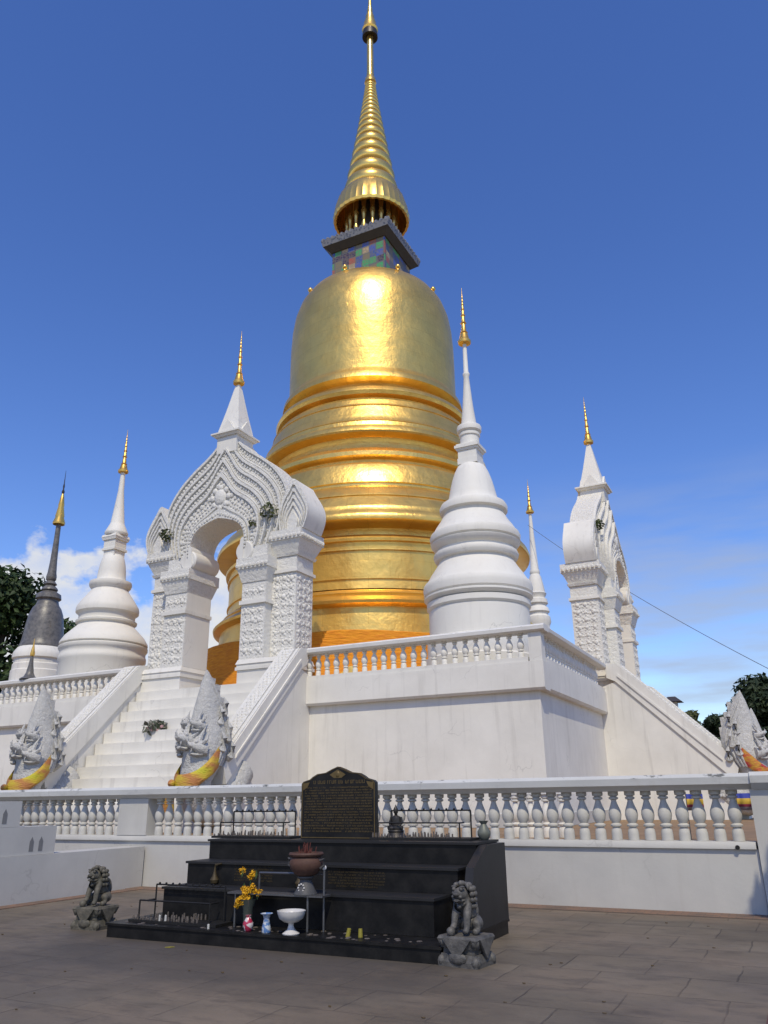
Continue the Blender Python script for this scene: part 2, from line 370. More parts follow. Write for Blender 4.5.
hsv = wn('ShaderNodeHueSaturation'); hsv.inputs['Hue'].default_value = .516; hsv.inputs['Saturation'].default_value = 1.22; hsv.inputs['Value'].default_value = 1.52; nt.links.new(sky.outputs[0], hsv.inputs['Color'])
bg.inputs[1].default_value = .15
def wm(op, a, b_=None, c_=None):
    q = wn('ShaderNodeMath', operation=op)
    for i, x in enumerate((a, b_, c_)):
        if x is None: continue
        if isinstance(x, (int, float)): q.inputs[i].default_value = x
        else: nt.links.new(x, q.inputs[i])
    return q.outputs[0]
def wramp(fac, stops):
    r_ = wn('ShaderNodeValToRGB'); e_ = r_.color_ramp.elements
    while len(e_) < len(stops): e_.new(.5)
    for i, (p, c_) in enumerate(stops): e_[i].position = p; e_[i].color = (c_, c_, c_, 1)
    nt.links.new(fac, r_.inputs[0]); return r_.outputs[0]
tc = wn('ShaderNodeTexCoord'); sx = wn('ShaderNodeSeparateXYZ'); nt.links.new(tc.outputs['Generated'], sx.inputs[0])
azi = wm('MULTIPLY', wm('ARCTAN2', sx.outputs[0], sx.outputs[1]), 180 / pi)        # bearing in degrees
ele = wm('MULTIPLY', wm('ARCSINE', sx.outputs[2]), 180 / pi)
def wnoise(scale, sz, detail=8, rough=.58):
    mp_ = wn('ShaderNodeMapping'); mp_.inputs['Scale'].default_value = (1, 1, sz); nt.links.new(tc.outputs['Generated'], mp_.inputs[0])
    q = wn('ShaderNodeTexNoise'); q.inputs['Scale'].default_value = scale; q.inputs['Detail'].default_value = detail; q.inputs['Roughness'].default_value = rough
    nt.links.new(mp_.outputs[0], q.inputs['Vector']); return q.outputs['Fac']
# heap of cumulus low over the left horizon
n1 = wnoise(9, 1.4)
top = wm('ADD', 14.3, wm('MULTIPLY', wm('SUBTRACT', n1, .5), 19))
band = wramp(wm('ADD', wm('MULTIPLY', wm('SUBTRACT', top, ele), .22), .5), [(.25, 0), (.6, 1)])
side = wramp(wm('MULTIPLY_ADD', azi, 1 / 100, .9), [(.1, 1), (.6, 1), (.67, 0)])   # bearings west of about -28
c1 = wm('MULTIPLY', band, side)
hollow = wramp(wnoise(14, 1.6), [(.36, .62), (.58, 1)])
c1 = wm('MULTIPLY', c1, hollow)
# thin streaks to the right
n2 = wnoise(5, 6, 8, .55)
st = wm('MULTIPLY', wramp(n2, [(.34, 0), (.66, 1)]), wramp(wm('MULTIPLY', ele, 1 / 40), [(.02, 1), (.34, .85), (.56, 0)]))
side2 = wramp(wm('MULTIPLY_ADD', azi, 1 / 100, .9), [(.66, 0), (.8, 1)])
c2 = wm('MULTIPLY', wm('MULTIPLY', st, side2), .75)
mx1 = wn('ShaderNodeMix', data_type='RGBA'); nt.links.new(c2, mx1.inputs[0]); nt.links.new(hsv.outputs[0], mx1.inputs[6]); mx1.inputs[7].default_value = (3.5, 3.9, 4.7, 1)
mx2 = wn('ShaderNodeMix', data_type='RGBA'); nt.links.new(c1, mx2.inputs[0]); nt.links.new(mx1.outputs[2], mx2.inputs[6]); mx2.inputs[7].default_value = (6.4, 6.5, 6.7, 1)
nt.links.new(mx2.outputs[2], bg.inputs[0])
vs = SC.view_settings; vs.view_transform = 'Standard'; vs.look = 'None'; vs.exposure = -.33; vs.gamma = 1; vs.use_curve_mapping = False
SC.cycles.max_bounces = 8; SC.cycles.use_denoising = True

# ------------------------------------------------------------------ setting
YARD = .9; FLOOR = 4.95
g = MB(); g.add([(-900, -300, 0), (900, -300, 0), (900, 1500, 0), (-900, 1500, 0)], [(0, 1, 2, 3)])
tag(g.build('plaza_ground', M['ground']), kind='structure')
g = MB().box(-13.2, 6, 13.0, 13.44, -.05, .012)
tag(g.build('kerb_strip', M['brick']), kind='structure')
g = MB().box(-12.26, -11.95, 3, 12.995, -.05, .012)
tag(g.build('kerb_strip', M['brick']), kind='structure')
g = MB(); g.add([(-2.02, -4, .004), (2.5, -4, .004), (2.5, 9.2, .004), (-2.02, 9.2, .004)], [(0, 1, 2, 3)])
g.xf(Matrix.Translation((1.47, 0, 0)))
tag(g.build('red_path', M['redpath']), kind='structure')
g = MB().box(-60, 40, 13.8, 90, .02, YARD)
tag(g.build('yard_paving', M['yard']), kind='structure')

# ---- balusters
BAL = [(.055, 0), (.088, .0), (.09, .1), (.08, .17), (.055, .2), (.09, .22), (.094, .245), (.06, .27), (.095, .33), (.107, .4), (.1, .47), (.065, .56), (.045, .62), (.045, .645), (.08, .66), (.08, .685), (.05, .7), (.088, .72), (.088, .78)]
def baluster(h, w): return MB().lathe([(r * w, z / .78 * h) for r, z in BAL], n=14)

# ---- perimeter wall in front
PY = 13.5
pw = thing('perimeter_wall', 'low white retaining wall with balustrade across the plaza behind the black altar', 'wall', (0, PY, 0))
def pw_part(n, mb, m): return mb.build(n, m, pw)
pw_part('wall_face', MB().box(-26, -.76, 0, .3, 0, .86), M['white_grey'])
pw_part('ledge', MB().prism_x([(-.05, .862), (-.05, .91), (-.02, .96), (.32, .96), (.32, .862)], -26, -.78), M['white_grey'])
pw_part('rail', MB().prism_x([(-.02, 1.68), (-.06, 1.72), (-.16, 1.76), (-.17, 1.86), (-.12, 1.91), (.42, 1.915), (.47, 1.86), (.46, 1.76), (.36, 1.72), (.32, 1.68)], -26, -.72), M['white_rail'])
for x in (-12.74, -20.4): pw_part('post', MB().box(x - .4, x + .4, -.035, .33, .965, 1.678), M['white_grey'])
b0 = baluster(.718, .95).build('baluster', M['white_grey'], pw); first = True
k = 0
xs = [-12.16 + .2535 * i for i in range(46)] + [-13.3 - .2535 * i for i in range(20)]
for x in xs:
    if x > -.92: continue
    if first: b0.location = (x, .15, .961); first = False
    else: part_copy(b0, (x, .15, .961), pw)
pier = thing('wall_pier', 'broad white pier closing the right end of the plaza balustrade', 'pier', (-.2, PY, 0))
MB().box(-.55, 5, -.075, .4, 0, 1.676).build('shaft', M['white_grey'], pier)
MB().prism_x([(-.1, 1.68), (-.2, 1.77), (-.21, 1.87), (-.16, 1.925), (.46, 1.93), (.5, 1.87), (.5, 1.77), (.42, 1.68)], -.515, 5).build('cap', M['white_rail'], pier)
MB().lathe([(.02, 0), (.032, .0), (.032, .02), (.02, .02)], n=12).xf(Matrix.Translation((-.83, -.052, .885)) @ Matrix.Rotation(rad(90), 4, 'X')).build('drain_hole', M['iron'], pier)

# ---- stepped side wall on the left
sw = thing('stepped_side_wall', 'low white side wall rising in blocks with arched slots at the left edge', 'wall', (-12.32, 0, 0))
MB().box(-.55, 0, 2, 13.45, 0, .755).build('base_wall', M['white_grey'], sw)
def slotted(y1, z0, z1, x0):
    m = MB(); m.box(x0, -.03, 2, y1, z0 + .003, z1); o = m.build('block', M['white_grey'], sw)
    for q in (.32, .52):
        s = MB().prism_x([(y1 - q - .045, z0 + .06), (y1 - q + .045, z0 + .06), (y1 - q + .045, z0 + .22), (y1 - q, z0 + .3), (y1 - q - .045, z0 + .22)], -.032, -.026); s.build('slot', M['slot_shade'], o)
M['slot_shade'] = simple('painted_recess_shade', (.2, .2, .2), .8)  # flat grey plates: the shade inside the slots is put into colour
slotted(11.15, .755, 1.225, -.5); slotted(10.32, 1.225, 1.65, -.46)

# ---- main terrace
TX0, TX1, TY0, TY1 = -26.25, -5.5, 20.05, 40.8
GX, GY = -16.05, 31.0                                # centres of the two gates
ter = thing('stupa_terrace', 'high square white terrace with overhanging parapet that carries the golden stupa', 'terrace', (0, 0, 0))
MB().box(TX0 + .2, TX1 - .2, TY0 + .2, TY1 - .2, YARD, 4.2).build('terrace_wall', M['white'], ter)
MB().box(TX0 + .16, TX1 - .16, TY0 + .16, TY1 - .16, YARD + .005, YARD + .32).build('plinth', M['white_grey'], ter)
MB().prism_x([(0, 4.26), (0, 4.94), (.5, 4.94), (.5, 4.2), (.06, 4.2)], TX0, TX1).xf(Matrix.Translation((0, TY0, 0))).build('parapet', M['white'], ter)
MB().prism([(0, 4.26), (0, 4.94), (-.5, 4.94), (-.5, 4.2), (-.06, 4.2)], TY0 + .502, TY1).xf(Matrix.Translation((TX1, 0, 0))).build('parapet', M['white'], ter)
MB().box(TX0 + .3, TX1 - .502, TY0 + .502, TY1 - .1, 4.205, FLOOR).build('floor', M['white_grey'], ter)
RP = [(-.05, 0), (-.1, .04), (-.11, .13), (-.05, .18), (.36, .18), (.42, .13), (.41, .04), (.36, 0)]
gap = 3.35
def rail_x(x0, x1):
    m = MB().prism_x([(y + TY0, z + 5.7) for y, z in RP], x0, x1); return m.build('rail', M['white_rail_hi'], ter)
def rail_y(y0, y1):
    m = MB().prism([(TX1 - y, z + 5.7) for y, z in RP], y0, y1); return m.build('rail', M['white_rail_hi'], ter)
r1 = rail_x(GX + gap - .1, TX1 + .11); r2 = rail_x(TX0 - .1, GX - gap + .1); r3 = rail_y(TY0 + .43, GY - gap + .1); r4 = rail_y(GY + gap - .1, TY1)
MB().box(TX1 - .36, TX1 - .02, TY0 + .02, TY0 + .36, 4.945, 5.698).build('post', M['white'], ter)
MB().box(GX + gap - .1, TX1 - .4, TY0 + .02, TY0 + .34, 4.943, 5.06).build('baluster_kerb', M['white'], ter)
MB().box(TX0, GX - gap + .1, TY0 + .02, TY0 + .34, 4.943, 5.06).build('baluster_kerb', M['white'], ter)
MB().box(TX1 - .34, TX1 - .02, TY0 + .4, GY - gap + .1, 4.943, 5.06).build('baluster_kerb', M['white'], ter)
tb = baluster(.64, .88); tb0 = tb.build('baluster', M['white'], r1); tbm = tb0.data
spots = [(TX1 - .62 - .312 * i, TY0 + .17, r1) for i in range(22)] + [(GX - gap - .1 - .312 * i, TY0 + .17, r2) for i in range(22)] + [(TX1 - .17, TY0 + .62 + .312 * i, r3) for i in range(21)]
for i, (x, y, pr) in enumerate(spots):
    if i == 0: tb0.location = (x, y, 5.06)
    else: part_copy(tb0, (x, y, 5.06), pr)

# ---- staircase (origin: gate front centre at yard level; climbs towards +y)
def make_stair(label, loc, rz):
    st = thing('staircase', label, 'stairs', loc, rz)
    n = 12; H = FLOOR - YARD; y0 = -3.75; y1 = -.45
    pts = [(y1 + .6, 0.002)]
    prof = [(y0, .002)]
    for i in range(n):
        z = H * (i + 1) / n - (.004 if i == n - 1 else 0); ya = y0 + (y1 - y0) * i / (n - 1)
        prof += [(ya, z)] + ([(y0 + (y1 - y0) * (i + 1) / (n - 1), z)] if i < n - 1 else [(.0, z), (.0, .002)])
    MB().prism_x(prof, -2.75, 2.75).build('steps', M['white'], st)
    for s in (-1, 1):
        xa, xb = (2.75, 3.45) if s > 0 else (-3.45, -2.75)
        # flank wall under the balustrade
        MB().prism_x([(-3.5, .003), (-3.5, 1.25), (-.3, 4.35), (.5, 4.1), (.5, .003)], xa + .06, xb - .06).build('flank_wall', M['white'], st)
        bal = MB().prism_x([(-3.6, 1.1), (-3.72, 1.5), (-3.45, 1.95), (-.4, 4.92), (-.02, 4.97), (-.02, 4.5), (-.3, 4.36)], xa, xb).build('balustrade', M['white'], st)
        a = (1.95 - 4.92) / (-3.45 + .4)
        m = MB()
        m.prism_x([(-3.42, 1.985), (-3.3, 2.1 + .06), (-.5, 4.82 + .075), (-.4, 4.928)], xa + .16, xb - .16)
        for sx_ in (xa + .03, xb - .13):
            m.prism_x([(-3.4, 2.0), (-3.35, 2.09), (-.45, 4.91), (-.4, 4.924)], sx_, sx_ + .1)
        for i in range(30):
            t_ = (i + .5) / 30
            for j in range(3 if i % 2 else 2):
                xx = (xa + xb) / 2 + (j - (1 if i % 2 else .5)) * .125
                m.ball((xx, -3.25 + 2.72 * t_, 2.21 + 2.66 * t_), .062, 7, 4, (1, 1.25, .6), Matrix.Rotation(rad(44), 3, 'X'))
        m.build('carved_band', M['white_carved_fine'], bal)
        m = MB().prism_x([(-3.3, 1.72), (-3.28, 1.8), (-.4, 4.6), (-.38, 4.52)], (xb if s > 0 else xa - .04), (xb + .04 if s > 0 else xa)); m.build('side_moulding', M['white'], bal)
    return st
make_stair('steep white stairs below the left archway, between two nagas in yellow sashes', (GX, 20.0, YARD), 0)
make_stair('steep white stairs below the right archway, seen from its flank', (-5.45, GY, YARD), rad(90))

# ---- arched gate (origin: front centre on the terrace floor, front faces -y)
def lerp(A, B_, t_): return [(a[0] + (b_[0] - a[0]) * t_, a[1] + (b_[1] - a[1]) * t_) for a, b_ in zip(A, B_)]
def cat(pts, n):                                    # Catmull-Rom through points, resampled to n
    P = [pts[0]] + list(pts) + [pts[-1]]; out = []
    for i in range(1, len(P) - 2):
        for k in range(16):
            t_ = k / 16; q = []
            for d in (0, 1):
                a, b_, c_, e_ = P[i - 1][d], P[i][d], P[i + 1][d], P[i + 2][d]
                q.append(.5 * (2 * b_ + (c_ - a) * t_ + (2 * a - 5 * b_ + 4 * c_ - e_) * t_ * t_ + (3 * b_ - a - 3 * c_ + e_) * t_ ** 3))
            out.append(tuple(q))
    out.append(tuple(pts[-1]))
    L = [0]
    for i in range(1, len(out)): L.append(L[-1] + math.dist(out[i], out[i - 1]))
    res = []; j = 0
    for k in range(n):
        d = L[-1] * k / (n - 1)
        while j < len(L) - 2 and L[j + 1] < d: j += 1
        t_ = (d - L[j]) / max(L[j + 1] - L[j], 1e-9)
        res.append(tuple(out[j][i] + (out[j + 1][i] - out[j][i]) * t_ for i in (0, 1)))
    return res
HALF_OUT = cat([(2.25, 4.42), (2.5, 5.1), (2.6, 5.8), (2.45, 6.5), (2.02, 7.15), (1.46, 7.66), (.95, 8.02), (.6, 8.3), (.36, 8.56), (.16, 8.75), (0, 8.95)], 25)
HALF_IN = cat([(1.12, 4.42), (1.12, 4.75), (1.0, 5.12), (.75, 5.36), (.4, 5.5), (0, 5.6)], 25)
def mirror(h): return h + [(-x, z) for x, z in reversed(h)]
OUT = mirror(HALF_OUT); INN = mirror(HALF_IN)
def studs(m, x0, x1, z0, z1, nx, nz, y, r, face='y'):
    for i in range(nx):
        for j in range(nz):
            a = x0 + (x1 - x0) * (i + .5) / nx; z = z0 + (z1 - z0) * (j + .5) / nz
            r_ = r; r = r_ * rnd.uniform(.8, 1.18); a += rnd.gauss(0, .008); z += rnd.gauss(0, .008); w0 = rnd.uniform(0, 1.2)
            c_ = (a, y, z) if face == 'y' else (y, a, z)
            sc_ = (1, .5, 1) if face == 'y' else (.5, 1, 1)
            m.ball(c_, r, 8, 5, sc_)
            for w in range(5):
                ww = 2 * pi * w / 5 + w0
                cc = (a + cos(ww) * r * 1.35, y, z + sin(ww) * r * 1.35) if face == 'y' else (y, a + cos(ww) * r * 1.35, z + sin(ww) * r * 1.35)
                m.ball(cc, r * .55, 6, 4, sc_)
            r = r_
def make_gate(label, loc, rz):
    gt = thing('arched_gate', label, 'archway', loc, rz)
    for s in (-1, 1):
        # outer pilaster
        o = MB()
        X = lambda a, b_: (a, b_) if s > 0 else (-b_, -a)
        x0, x1 = X(2.03, 2.92); o.box(x0, x1, .02, 1.0, .75, 3.98)
        m = o; xa, xb = X(2.08, 2.87); studs(m, xa, xb, .85, 3.4, 3, 9, .02, .085)
        studs(m, .1, .92, .85, 3.4, 3, 9, (2.92 if s > 0 else -2.92), .085, 'x'); m.build('outer_pilaster', M['white_carved_fine'], gt)
        m = MB(); m.box(*X(2.02, 2.99), -.05, 1.06, 3.45, 3.55); m.build('moulding', M['white'], gt)
        # flaring capital
        m = MB(); cx_ = s * 2.5; w = .48
        m.taper(cx_, .51, 3.99, 4.08, w, .53, w + .04, .57)
        m.taper(cx_, .51, 4.083, 4.5, w - .02, .51, w + .17, .68); m.build('capital', M['white_carved_fine'], gt)
        m = MB(); m.taper(cx_, .51, 4.503, 4.83, w + .2, .72, w + .2, .72)
        for i in range(9):
            m.ball((cx_ - .62 + i * .155, -.21, 4.6), .07, 6, 4)
            m.ball((cx_ + s * .7, -.12 + i * .155, 4.6), .07, 6, 4)
        m.build('capital_top', M['white_carved_fine'], gt)
        # leaf-shaped ear standing on the capital
        ear = [(-.48, 4.833), (-.52, 5.2), (-.5, 5.6), (-.36, 6.0), (-.12, 6.35), (.05, 6.6), (.25, 6.32), (.5, 5.95), (.66, 5.6), (.66, 5.25), (.5, 4.833)]
        e_ = cat(ear, 30); sh = [(s * (p * .92 + 2.76), z) for p, z in e_]
        er = MB().prism(sh, -.06, 1.0).build('corner_leaf', M['white'], gt)
        m = MB(); cxx, czz = s * 2.8, 4.84
        for k_, (a_, b_, y_) in enumerate(((1, .88, -.13), (.8, .74, -.12), (.66, .6, -.12), (.5, .46, -.12), (.34, .02, -.13))):
            A_ = [(cxx + (x - cxx) * a_, czz + (z - czz) * a_) for x, z in sh]; B2 = [(cxx + (x - cxx) * b_, czz + (z - czz) * b_) for x, z in sh]
            m.strip(B2, A_, y_, -.055)
        m.build('leaf_carving', M['white_carved_fine'], er)
        # inner pilaster, standing forward
        o = MB(); o.box(*X(1.12, 2.025), -.34, .9, .752, 4.4); m = o; xa, xb = X(1.18, 1.97); studs(m, xa, xb, .85, 2.4, 3, 5, -.34, .085)
        studs(m, xa, xb, 2.68, 3.1, 3, 1, -.34, .085); m.build('inner_pilaster', M['white_carved_fine'], gt)
        m = MB(); m.box(*X(1.08, 2.1), -.42, .94, 2.48, 2.6); m.build('moulding', M['white'], gt)
        m = MB(); m.taper(s * 1.575, .28, 3.2, 3.62, .46, .65, .58, .77); m.build('capital', M['white_carved_fine'], gt)
        m = MB(); m.taper(s * 1.575, .28, 3.623, 3.98, .61, .8, .61, .8)
        for i in range(8): m.ball((s * 1.575 - .55 + i * .157, -.53, 3.72), .07, 6, 4)
        m.build('capital_top', M['white_carved_fine'], gt)
        MB().box(*X(1.116, 1.119), -.31, .87, .76, 3.19).build('jamb_lining', M['white_clean'], gt)
        # plinth mouldings
        m = MB()
        m.taper(s * 2.03, .33, .0, .42, .91, .72, .91, .72); m.taper(s * 2.03, .33, .423, .52, .96, .77, .96, .77)
        m.taper(s * 2.03, .33, .523, .6, .93, .74, .93, .74); m.taper(s * 2.03, .33, .603, .748, .96, .77, .92, .7); m.build('plinth', M['white'], gt)
        # scroll below the arch spring
        m = MB(); m.lathe([(.0, 0), (.3, 0), (.34, .05), (.34, 1.26), (.3, 1.3), (0, 1.3)], n=24)
        m.xf(Matrix.Translation((s * 1.15, -.4 + 1.3, 4.28)) @ Matrix.Rotation(rad(90), 4, 'X')); m.build('scroll', M['white'], gt)
        m = MB().prism(cat([(s * 1.13, 3.99), (s * .94, 4.02), (s * .98, 4.35), (s * 1.02, 4.7), (s * 1.14, 4.75)], 14), -.43, .8); m.build('bracket', M['white'], gt)
    # roof over the arch: nested ogee layers, the inner ones standing farther forward
    def layer(t_):
        return [(x, z + .42 * sin(pi * min(1, t_ * .95)) * math.exp(-(x / .42) ** 2)) for x, z in lerp(INN, OUT, t_)]
    lay = [(1.0, .83, .0), (.83, .68, -.09), (.68, .53, -.17), (.53, .38, -.25), (.38, .0, -.31)]
    m = MB()
    for hi, lo, y_ in lay: m.strip(layer(lo), layer(hi), y_, .9)
    m.build('pediment', M['white_carved'], gt)
    m = MB()
    for hi, lo, y_ in lay[:4]:
        m.strip(layer(hi - .035), layer(hi + .004), y_ - .085, y_ + .02); m.strip(layer(lo + .012), layer(lo + .035), y_ - .04, y_ + .02)
    m.strip(layer(.34), layer(.384), -.4, -.29); m.strip(INN, layer(.07), -.4, -.305); m.strip(layer(.1), layer(.125), -.36, -.305)
    rows = [(.93, -.01, .055), (.885, -.01, .035), (.765, -.1, .055), (.722, -.1, .035), (.615, -.18, .05), (.575, -.18, .035), (.465, -.26, .05), (.425, -.26, .035), (.29, -.32, .07), (.22, -.32, .05), (.165, -.32, .05), (.035, -.41, .045)]
    for tt, yy, rr in rows:
        cv = layer(tt)
        q = cat(cv, int(sum(math.dist(cv[i], cv[i + 1]) for i in range(len(cv) - 1)) / (rr * 2.5)))
        for i, (x, z) in enumerate(q):
            k_ = 1 + .22 * sin(i * 2.4 + tt * 9); m.ball((x, yy, z), rr * k_, 6, 4, (1, .7, 1.1))
            if rr > .07 and i % 2: m.ball((x * 1.02, yy - .02, z + rr), rr * .5, 6, 4)
    m.build('carved_arch_bands', M['white_carved_fine'], gt)
    # boss in the tympanum
    m = MB(); m.ball((0, -.33, 6.35), .26, 10, 6, (1, .4, 1.2))
    for k_ in range(8):
        a_ = k_ * pi / 4; m.ball((.34 * cos(a_), -.33, 6.35 + .36 * sin(a_)), .12, 8, 5, (1, .5, 1))
    m.build('rosette_boss', M['white_carved_fine'], gt)
    # spire
    sp_ = MB(); cy = .3
    sp_.taper(0, cy, 8.1, 8.72, .42, .48, .42, .48); sp_.taper(0, cy, 8.723, 8.8, .5, .54, .56, .6); sp_.taper(0, cy, 8.803, 8.86, .6, .64, .6, .64); sp_.build('spire_base', M['white'], gt)
    sp_ = MB(); pr = [(.46, 8.863), (.44, 9.0), (.37, 9.35), (.28, 9.8), (.19, 10.3), (.12, 10.7), (.07, 10.95)]
    for (a_, z0), (b_, z1) in zip(pr, pr[1:]): sp_.taper(0, cy, z0, z1 - .0015, a_, a_, b_, b_)
    for k_ in range(4):
        lf = MB().prism([(-.24, 8.87), (-.27, 9.0), (-.15, 9.18), (0, 9.38), (.15, 9.18), (.27, 9.0), (.24, 8.87)], -.5, -.42)
        lf.xf(Matrix.Translation((0, cy, 0)) @ Matrix.Rotation(k_ * pi / 2, 4, 'Z')); sp_.add(lf.v, lf.f)
    s_ = sp_.build('spire', M['white_clean'], gt)
    make_finial(gt, (0, cy, 10.95), 2.35, .2, 8)
    return gt
def make_finial(parent, loc, h, r, tiers=6):
    prof = [(.25 * r, 0), (.3 * r, .02 * h), (1.0 * r, .03 * h), (1.05 * r, .07 * h), (.8 * r, .1 * h), (.62 * r, .18 * h), (.5 * r, .2 * h)]
    z = .21; rr = .62
    for i in range(tiers):
        z1 = z + (.98 - z) * .2; prof += [(rr * r, z * h), (rr * .7 * r, (z + .02) * h), (rr * .5 * r, z1 * h)]; z = z1 + .01; rr *= .78
    prof += [(.03 * r + .006, .9 * h), (.004, h)]
    return MB().lathe(prof, n=16).build('finial', M['gold_small'], parent, loc=loc)
make_gate('carved white archway facing the plaza with ogee gable and open doorway', (GX - .07, 20.15, FLOOR), 0)
make_gate('carved white archway on the right seen edge-on above the stairs', (-5.5, GY, FLOOR), rad(90)).scale = (1, 1, .97)

# ---- naga statues
def ring_loft(m, secs, n=16):
    """secs: (center, half width x, half depth, tilt about x)"""
    vs = []; fs = []
    for c_, a_, b_, tl in secs:
        for k_ in range(n):
            w = 2 * pi * k_ / n; p = Vector((a_ * cos(w), b_ * sin(w), 0)); p = Matrix.Rotation(tl, 3, 'X') @ p
            vs.append(p + Vector(c_))
    q = len(secs)
    for i in range(q - 1):
        for k_ in range(n):
            k2 = (k_ + 1) % n; fs.append((i * n + k_, i * n + k2, (i + 1) * n + k2, (i + 1) * n + k_))
    fs += [tuple(range(n)), tuple((q - 1) * n + k_ for k_ in range(n))]
    m.add(vs, fs)
def make_naga(label, loc, rz):
    ng = thing('naga_statue', label, 'statue', loc, rz, 'nagas at the foot of the stairs')
    m = MB()
    ring_loft(m, [((0, .95, 1.5), .3, .34, rad(-50)), ((0, .6, 1.0), .36, .38, rad(-62)), ((0, .2, .62), .4, .4, rad(-75)), ((0, -.25, .52), .42, .42, rad(-92)),
                  ((0, -.62, .7), .43, .42, rad(-125)), ((0, -.72, 1.1), .45, .4, rad(-165)), ((0, -.66, 1.5), .5, .4, rad(-182)), ((0, -.56, 1.9), .52, .4, rad(-188))])
    bd = m.build('body', M['naga'], ng)
    m = MB()
    for i in range(9):                                 # belly plates
        z = 1.0 + i * .12; m.ball((0, -1.03 + abs(z - 1.25) * .12 + max(0, z - 1.3) * .3, z), .26, 10, 5, (1, .25, .17))
    m.build('belly_scales', M['naga'], bd)
    m = MB()                                           # bud-shaped flame hood, deep as well as wide
    secs = []
    for z, a_, b_, y_ in ((1.2, .4, .34, -.64), (1.5, .5, .48, -.58), (1.8, .52, .6, -.48), (2.1, .48, .66, -.4), (2.4, .42, .64, -.36), (2.7, .35, .56, -.36), (3.0, .28, .46, -.4), (3.3, .21, .34, -.44), (3.6, .14, .2, -.5), (3.8, .07, .09, -.54), (3.92, .015, .015, -.57)):
        secs.append(((0, y_, z), a_, b_, 0))
    ring_loft(m, secs, 24)
    for i in range(14):                                # flame teeth down the back edge
        z = 1.6 + i * .155; k_ = [q for q in secs if q[0][2] <= z][-1]; yb = k_[0][1] + k_[2] * .93
        m.prism_x([(yb - .16, z - .1), (yb + .02, z - .06), (yb + .035, z + .1), (yb - .1, z + .12)], -.045, .045)
    for s in (-1, 1):                                  # raised leaf ribs on both cheeks
        for q in (.95, .72, .5, .28):
            pts_ = []
            for i in range(9):
                z = 1.55 + (2.1 * q + .1) * i / 8; j = min(len(secs) - 2, max(k for k in range(len(secs)) if secs[k][0][2] <= z)); u_ = (z - secs[j][0][2]) / (secs[j + 1][0][2] - secs[j][0][2])
                yc, aa, bb = (secs[j][0][1] + (secs[j + 1][0][1] - secs[j][0][1]) * u_, secs[j][1] + (secs[j + 1][1] - secs[j][1]) * u_, secs[j][2] + (secs[j + 1][2] - secs[j][2]) * u_)
                w = q * (1 - (i / 8) ** 3) * .8; pts_.append((s * aa * sqrt(max(0, 1 - w * w)) * 1.0, yc + bb * w, z))
            m.tube(pts_, [.045] * 8 + [.02], 6)
    for s in (-1, 1):
        for x_, y_, z_, h_ in ((.5, -.3, 1.95, .55), (.46, -.1, 2.2, .6), (.36, -.3, 2.6, .55), (.28, -.12, 2.85, .5), (.44, .05, 1.8, .5)):
            m.tube([(s * x_ * .35, y_, z_ - .15), (s * (x_ + .02), y_, z_), (s * (x_ + .08), y_ + .02, z_ + h_ * .45), (s * (x_ - .02), y_ - .02, z_ + h_ * .8)], [.12, .12, .08, .01], 7, .8)
    m.build('hood', M['naga'], ng)
    for hx, hz, sc_, yw in ((0, 2.12, 1.0, 0), (-.4, 1.95, .92, .55), (.4, 1.95, .92, -.55), (-.26, 2.5, .72, .35), (.26, 2.5, .72, -.35)):
        m = MB(); q = lambda y_, z_: (0, y_, z_)
        ring_loft(m, [(q(.12, -.02), .19, .2, rad(90)), (q(-.12, .02), .2, .19, rad(90)), (q(-.24, .05), .16, .12, rad(90)), (q(-.36, .07), .13, .08, rad(90)), (q(-.43, .11), .07, .05, rad(90))], 12)
        ring_loft(m, [(q(.0, -.16), .13, .06, rad(90)), (q(-.2, -.18), .11, .05, rad(80)), (q(-.34, -.15), .07, .035, rad(70))], 10)
        for s in (-1, 1):
            m.ball((s * .12, -.2, .15), .055, 8, 5); m.tube([(s * .08, -.32, -.02), (s * .09, -.34, -.12)], [.022, .004], 5)
            m.tube([(s * .13, -.02, .1), (s * .24, .06, .2), (s * .24, .12, .36)], [.06, .045, .005], 6)
        m.tube([(0, -.12, .16), (0, -.06, .34), (0, .06, .56)], [.09, .06, .006], 6); m.tube([(0, -.38, .1), (0, -.45, .2), (0, -.4, .28)], [.04, .025, .004], 6)
        m.xf(Matrix.Translation((hx, (-1.0 if hx == 0 else -.86) + .18 * (hz > 2.5), hz)) @ Matrix.Rotation(yw, 4, 'Z') @ Matrix.Scale(sc_, 4))
        m.build('head', M['naga'], ng)
    m = MB()                                           # makara scroll and back crest on the body
    for i in range(7):
        y_ = .25 + i * .13; m.prism_x([(y_ - .08, .95 + i * .14), (y_ + .02, 1.25 + i * .14), (y_ + .1, .95 + i * .14)], -.05, .05)
    m.build('back_crest', M['naga'], ng)
    for s in (-1, 1):
        m = MB()
        for k_ in range(14):
            a_ = k_ * .55; rr = .3 - k_ * .017; m.ball((s * .4, .45 + rr * cos(a_), .85 + rr * sin(a_)), .085 - k_ * .003, 7, 5)
        m.build('scroll', M['naga'], ng)
    ng.scale = (.92, .92, .98)
    return ng
n1_ = make_naga('weathered naga, coloured shade grey, with crested hood, left foot of the near stairs', (GX - 2.85, 20.0 - 3.5, YARD), 0)
dup(n1_, (GX + 3.12, 20.0 - 3.55, YARD), rad(-12), 'pale many-headed naga under the right end of the near stair balustrade')
dup(n1_, (-5.45 + 3.55, GY - 3.1, YARD), rad(90), 'white naga seen from its side, with the red and gold sash at far right')
dup(n1_, (-5.45 + 3.55, GY + 3.1, YARD), rad(90), 'naga mostly hidden behind the one in the red and gold sash')
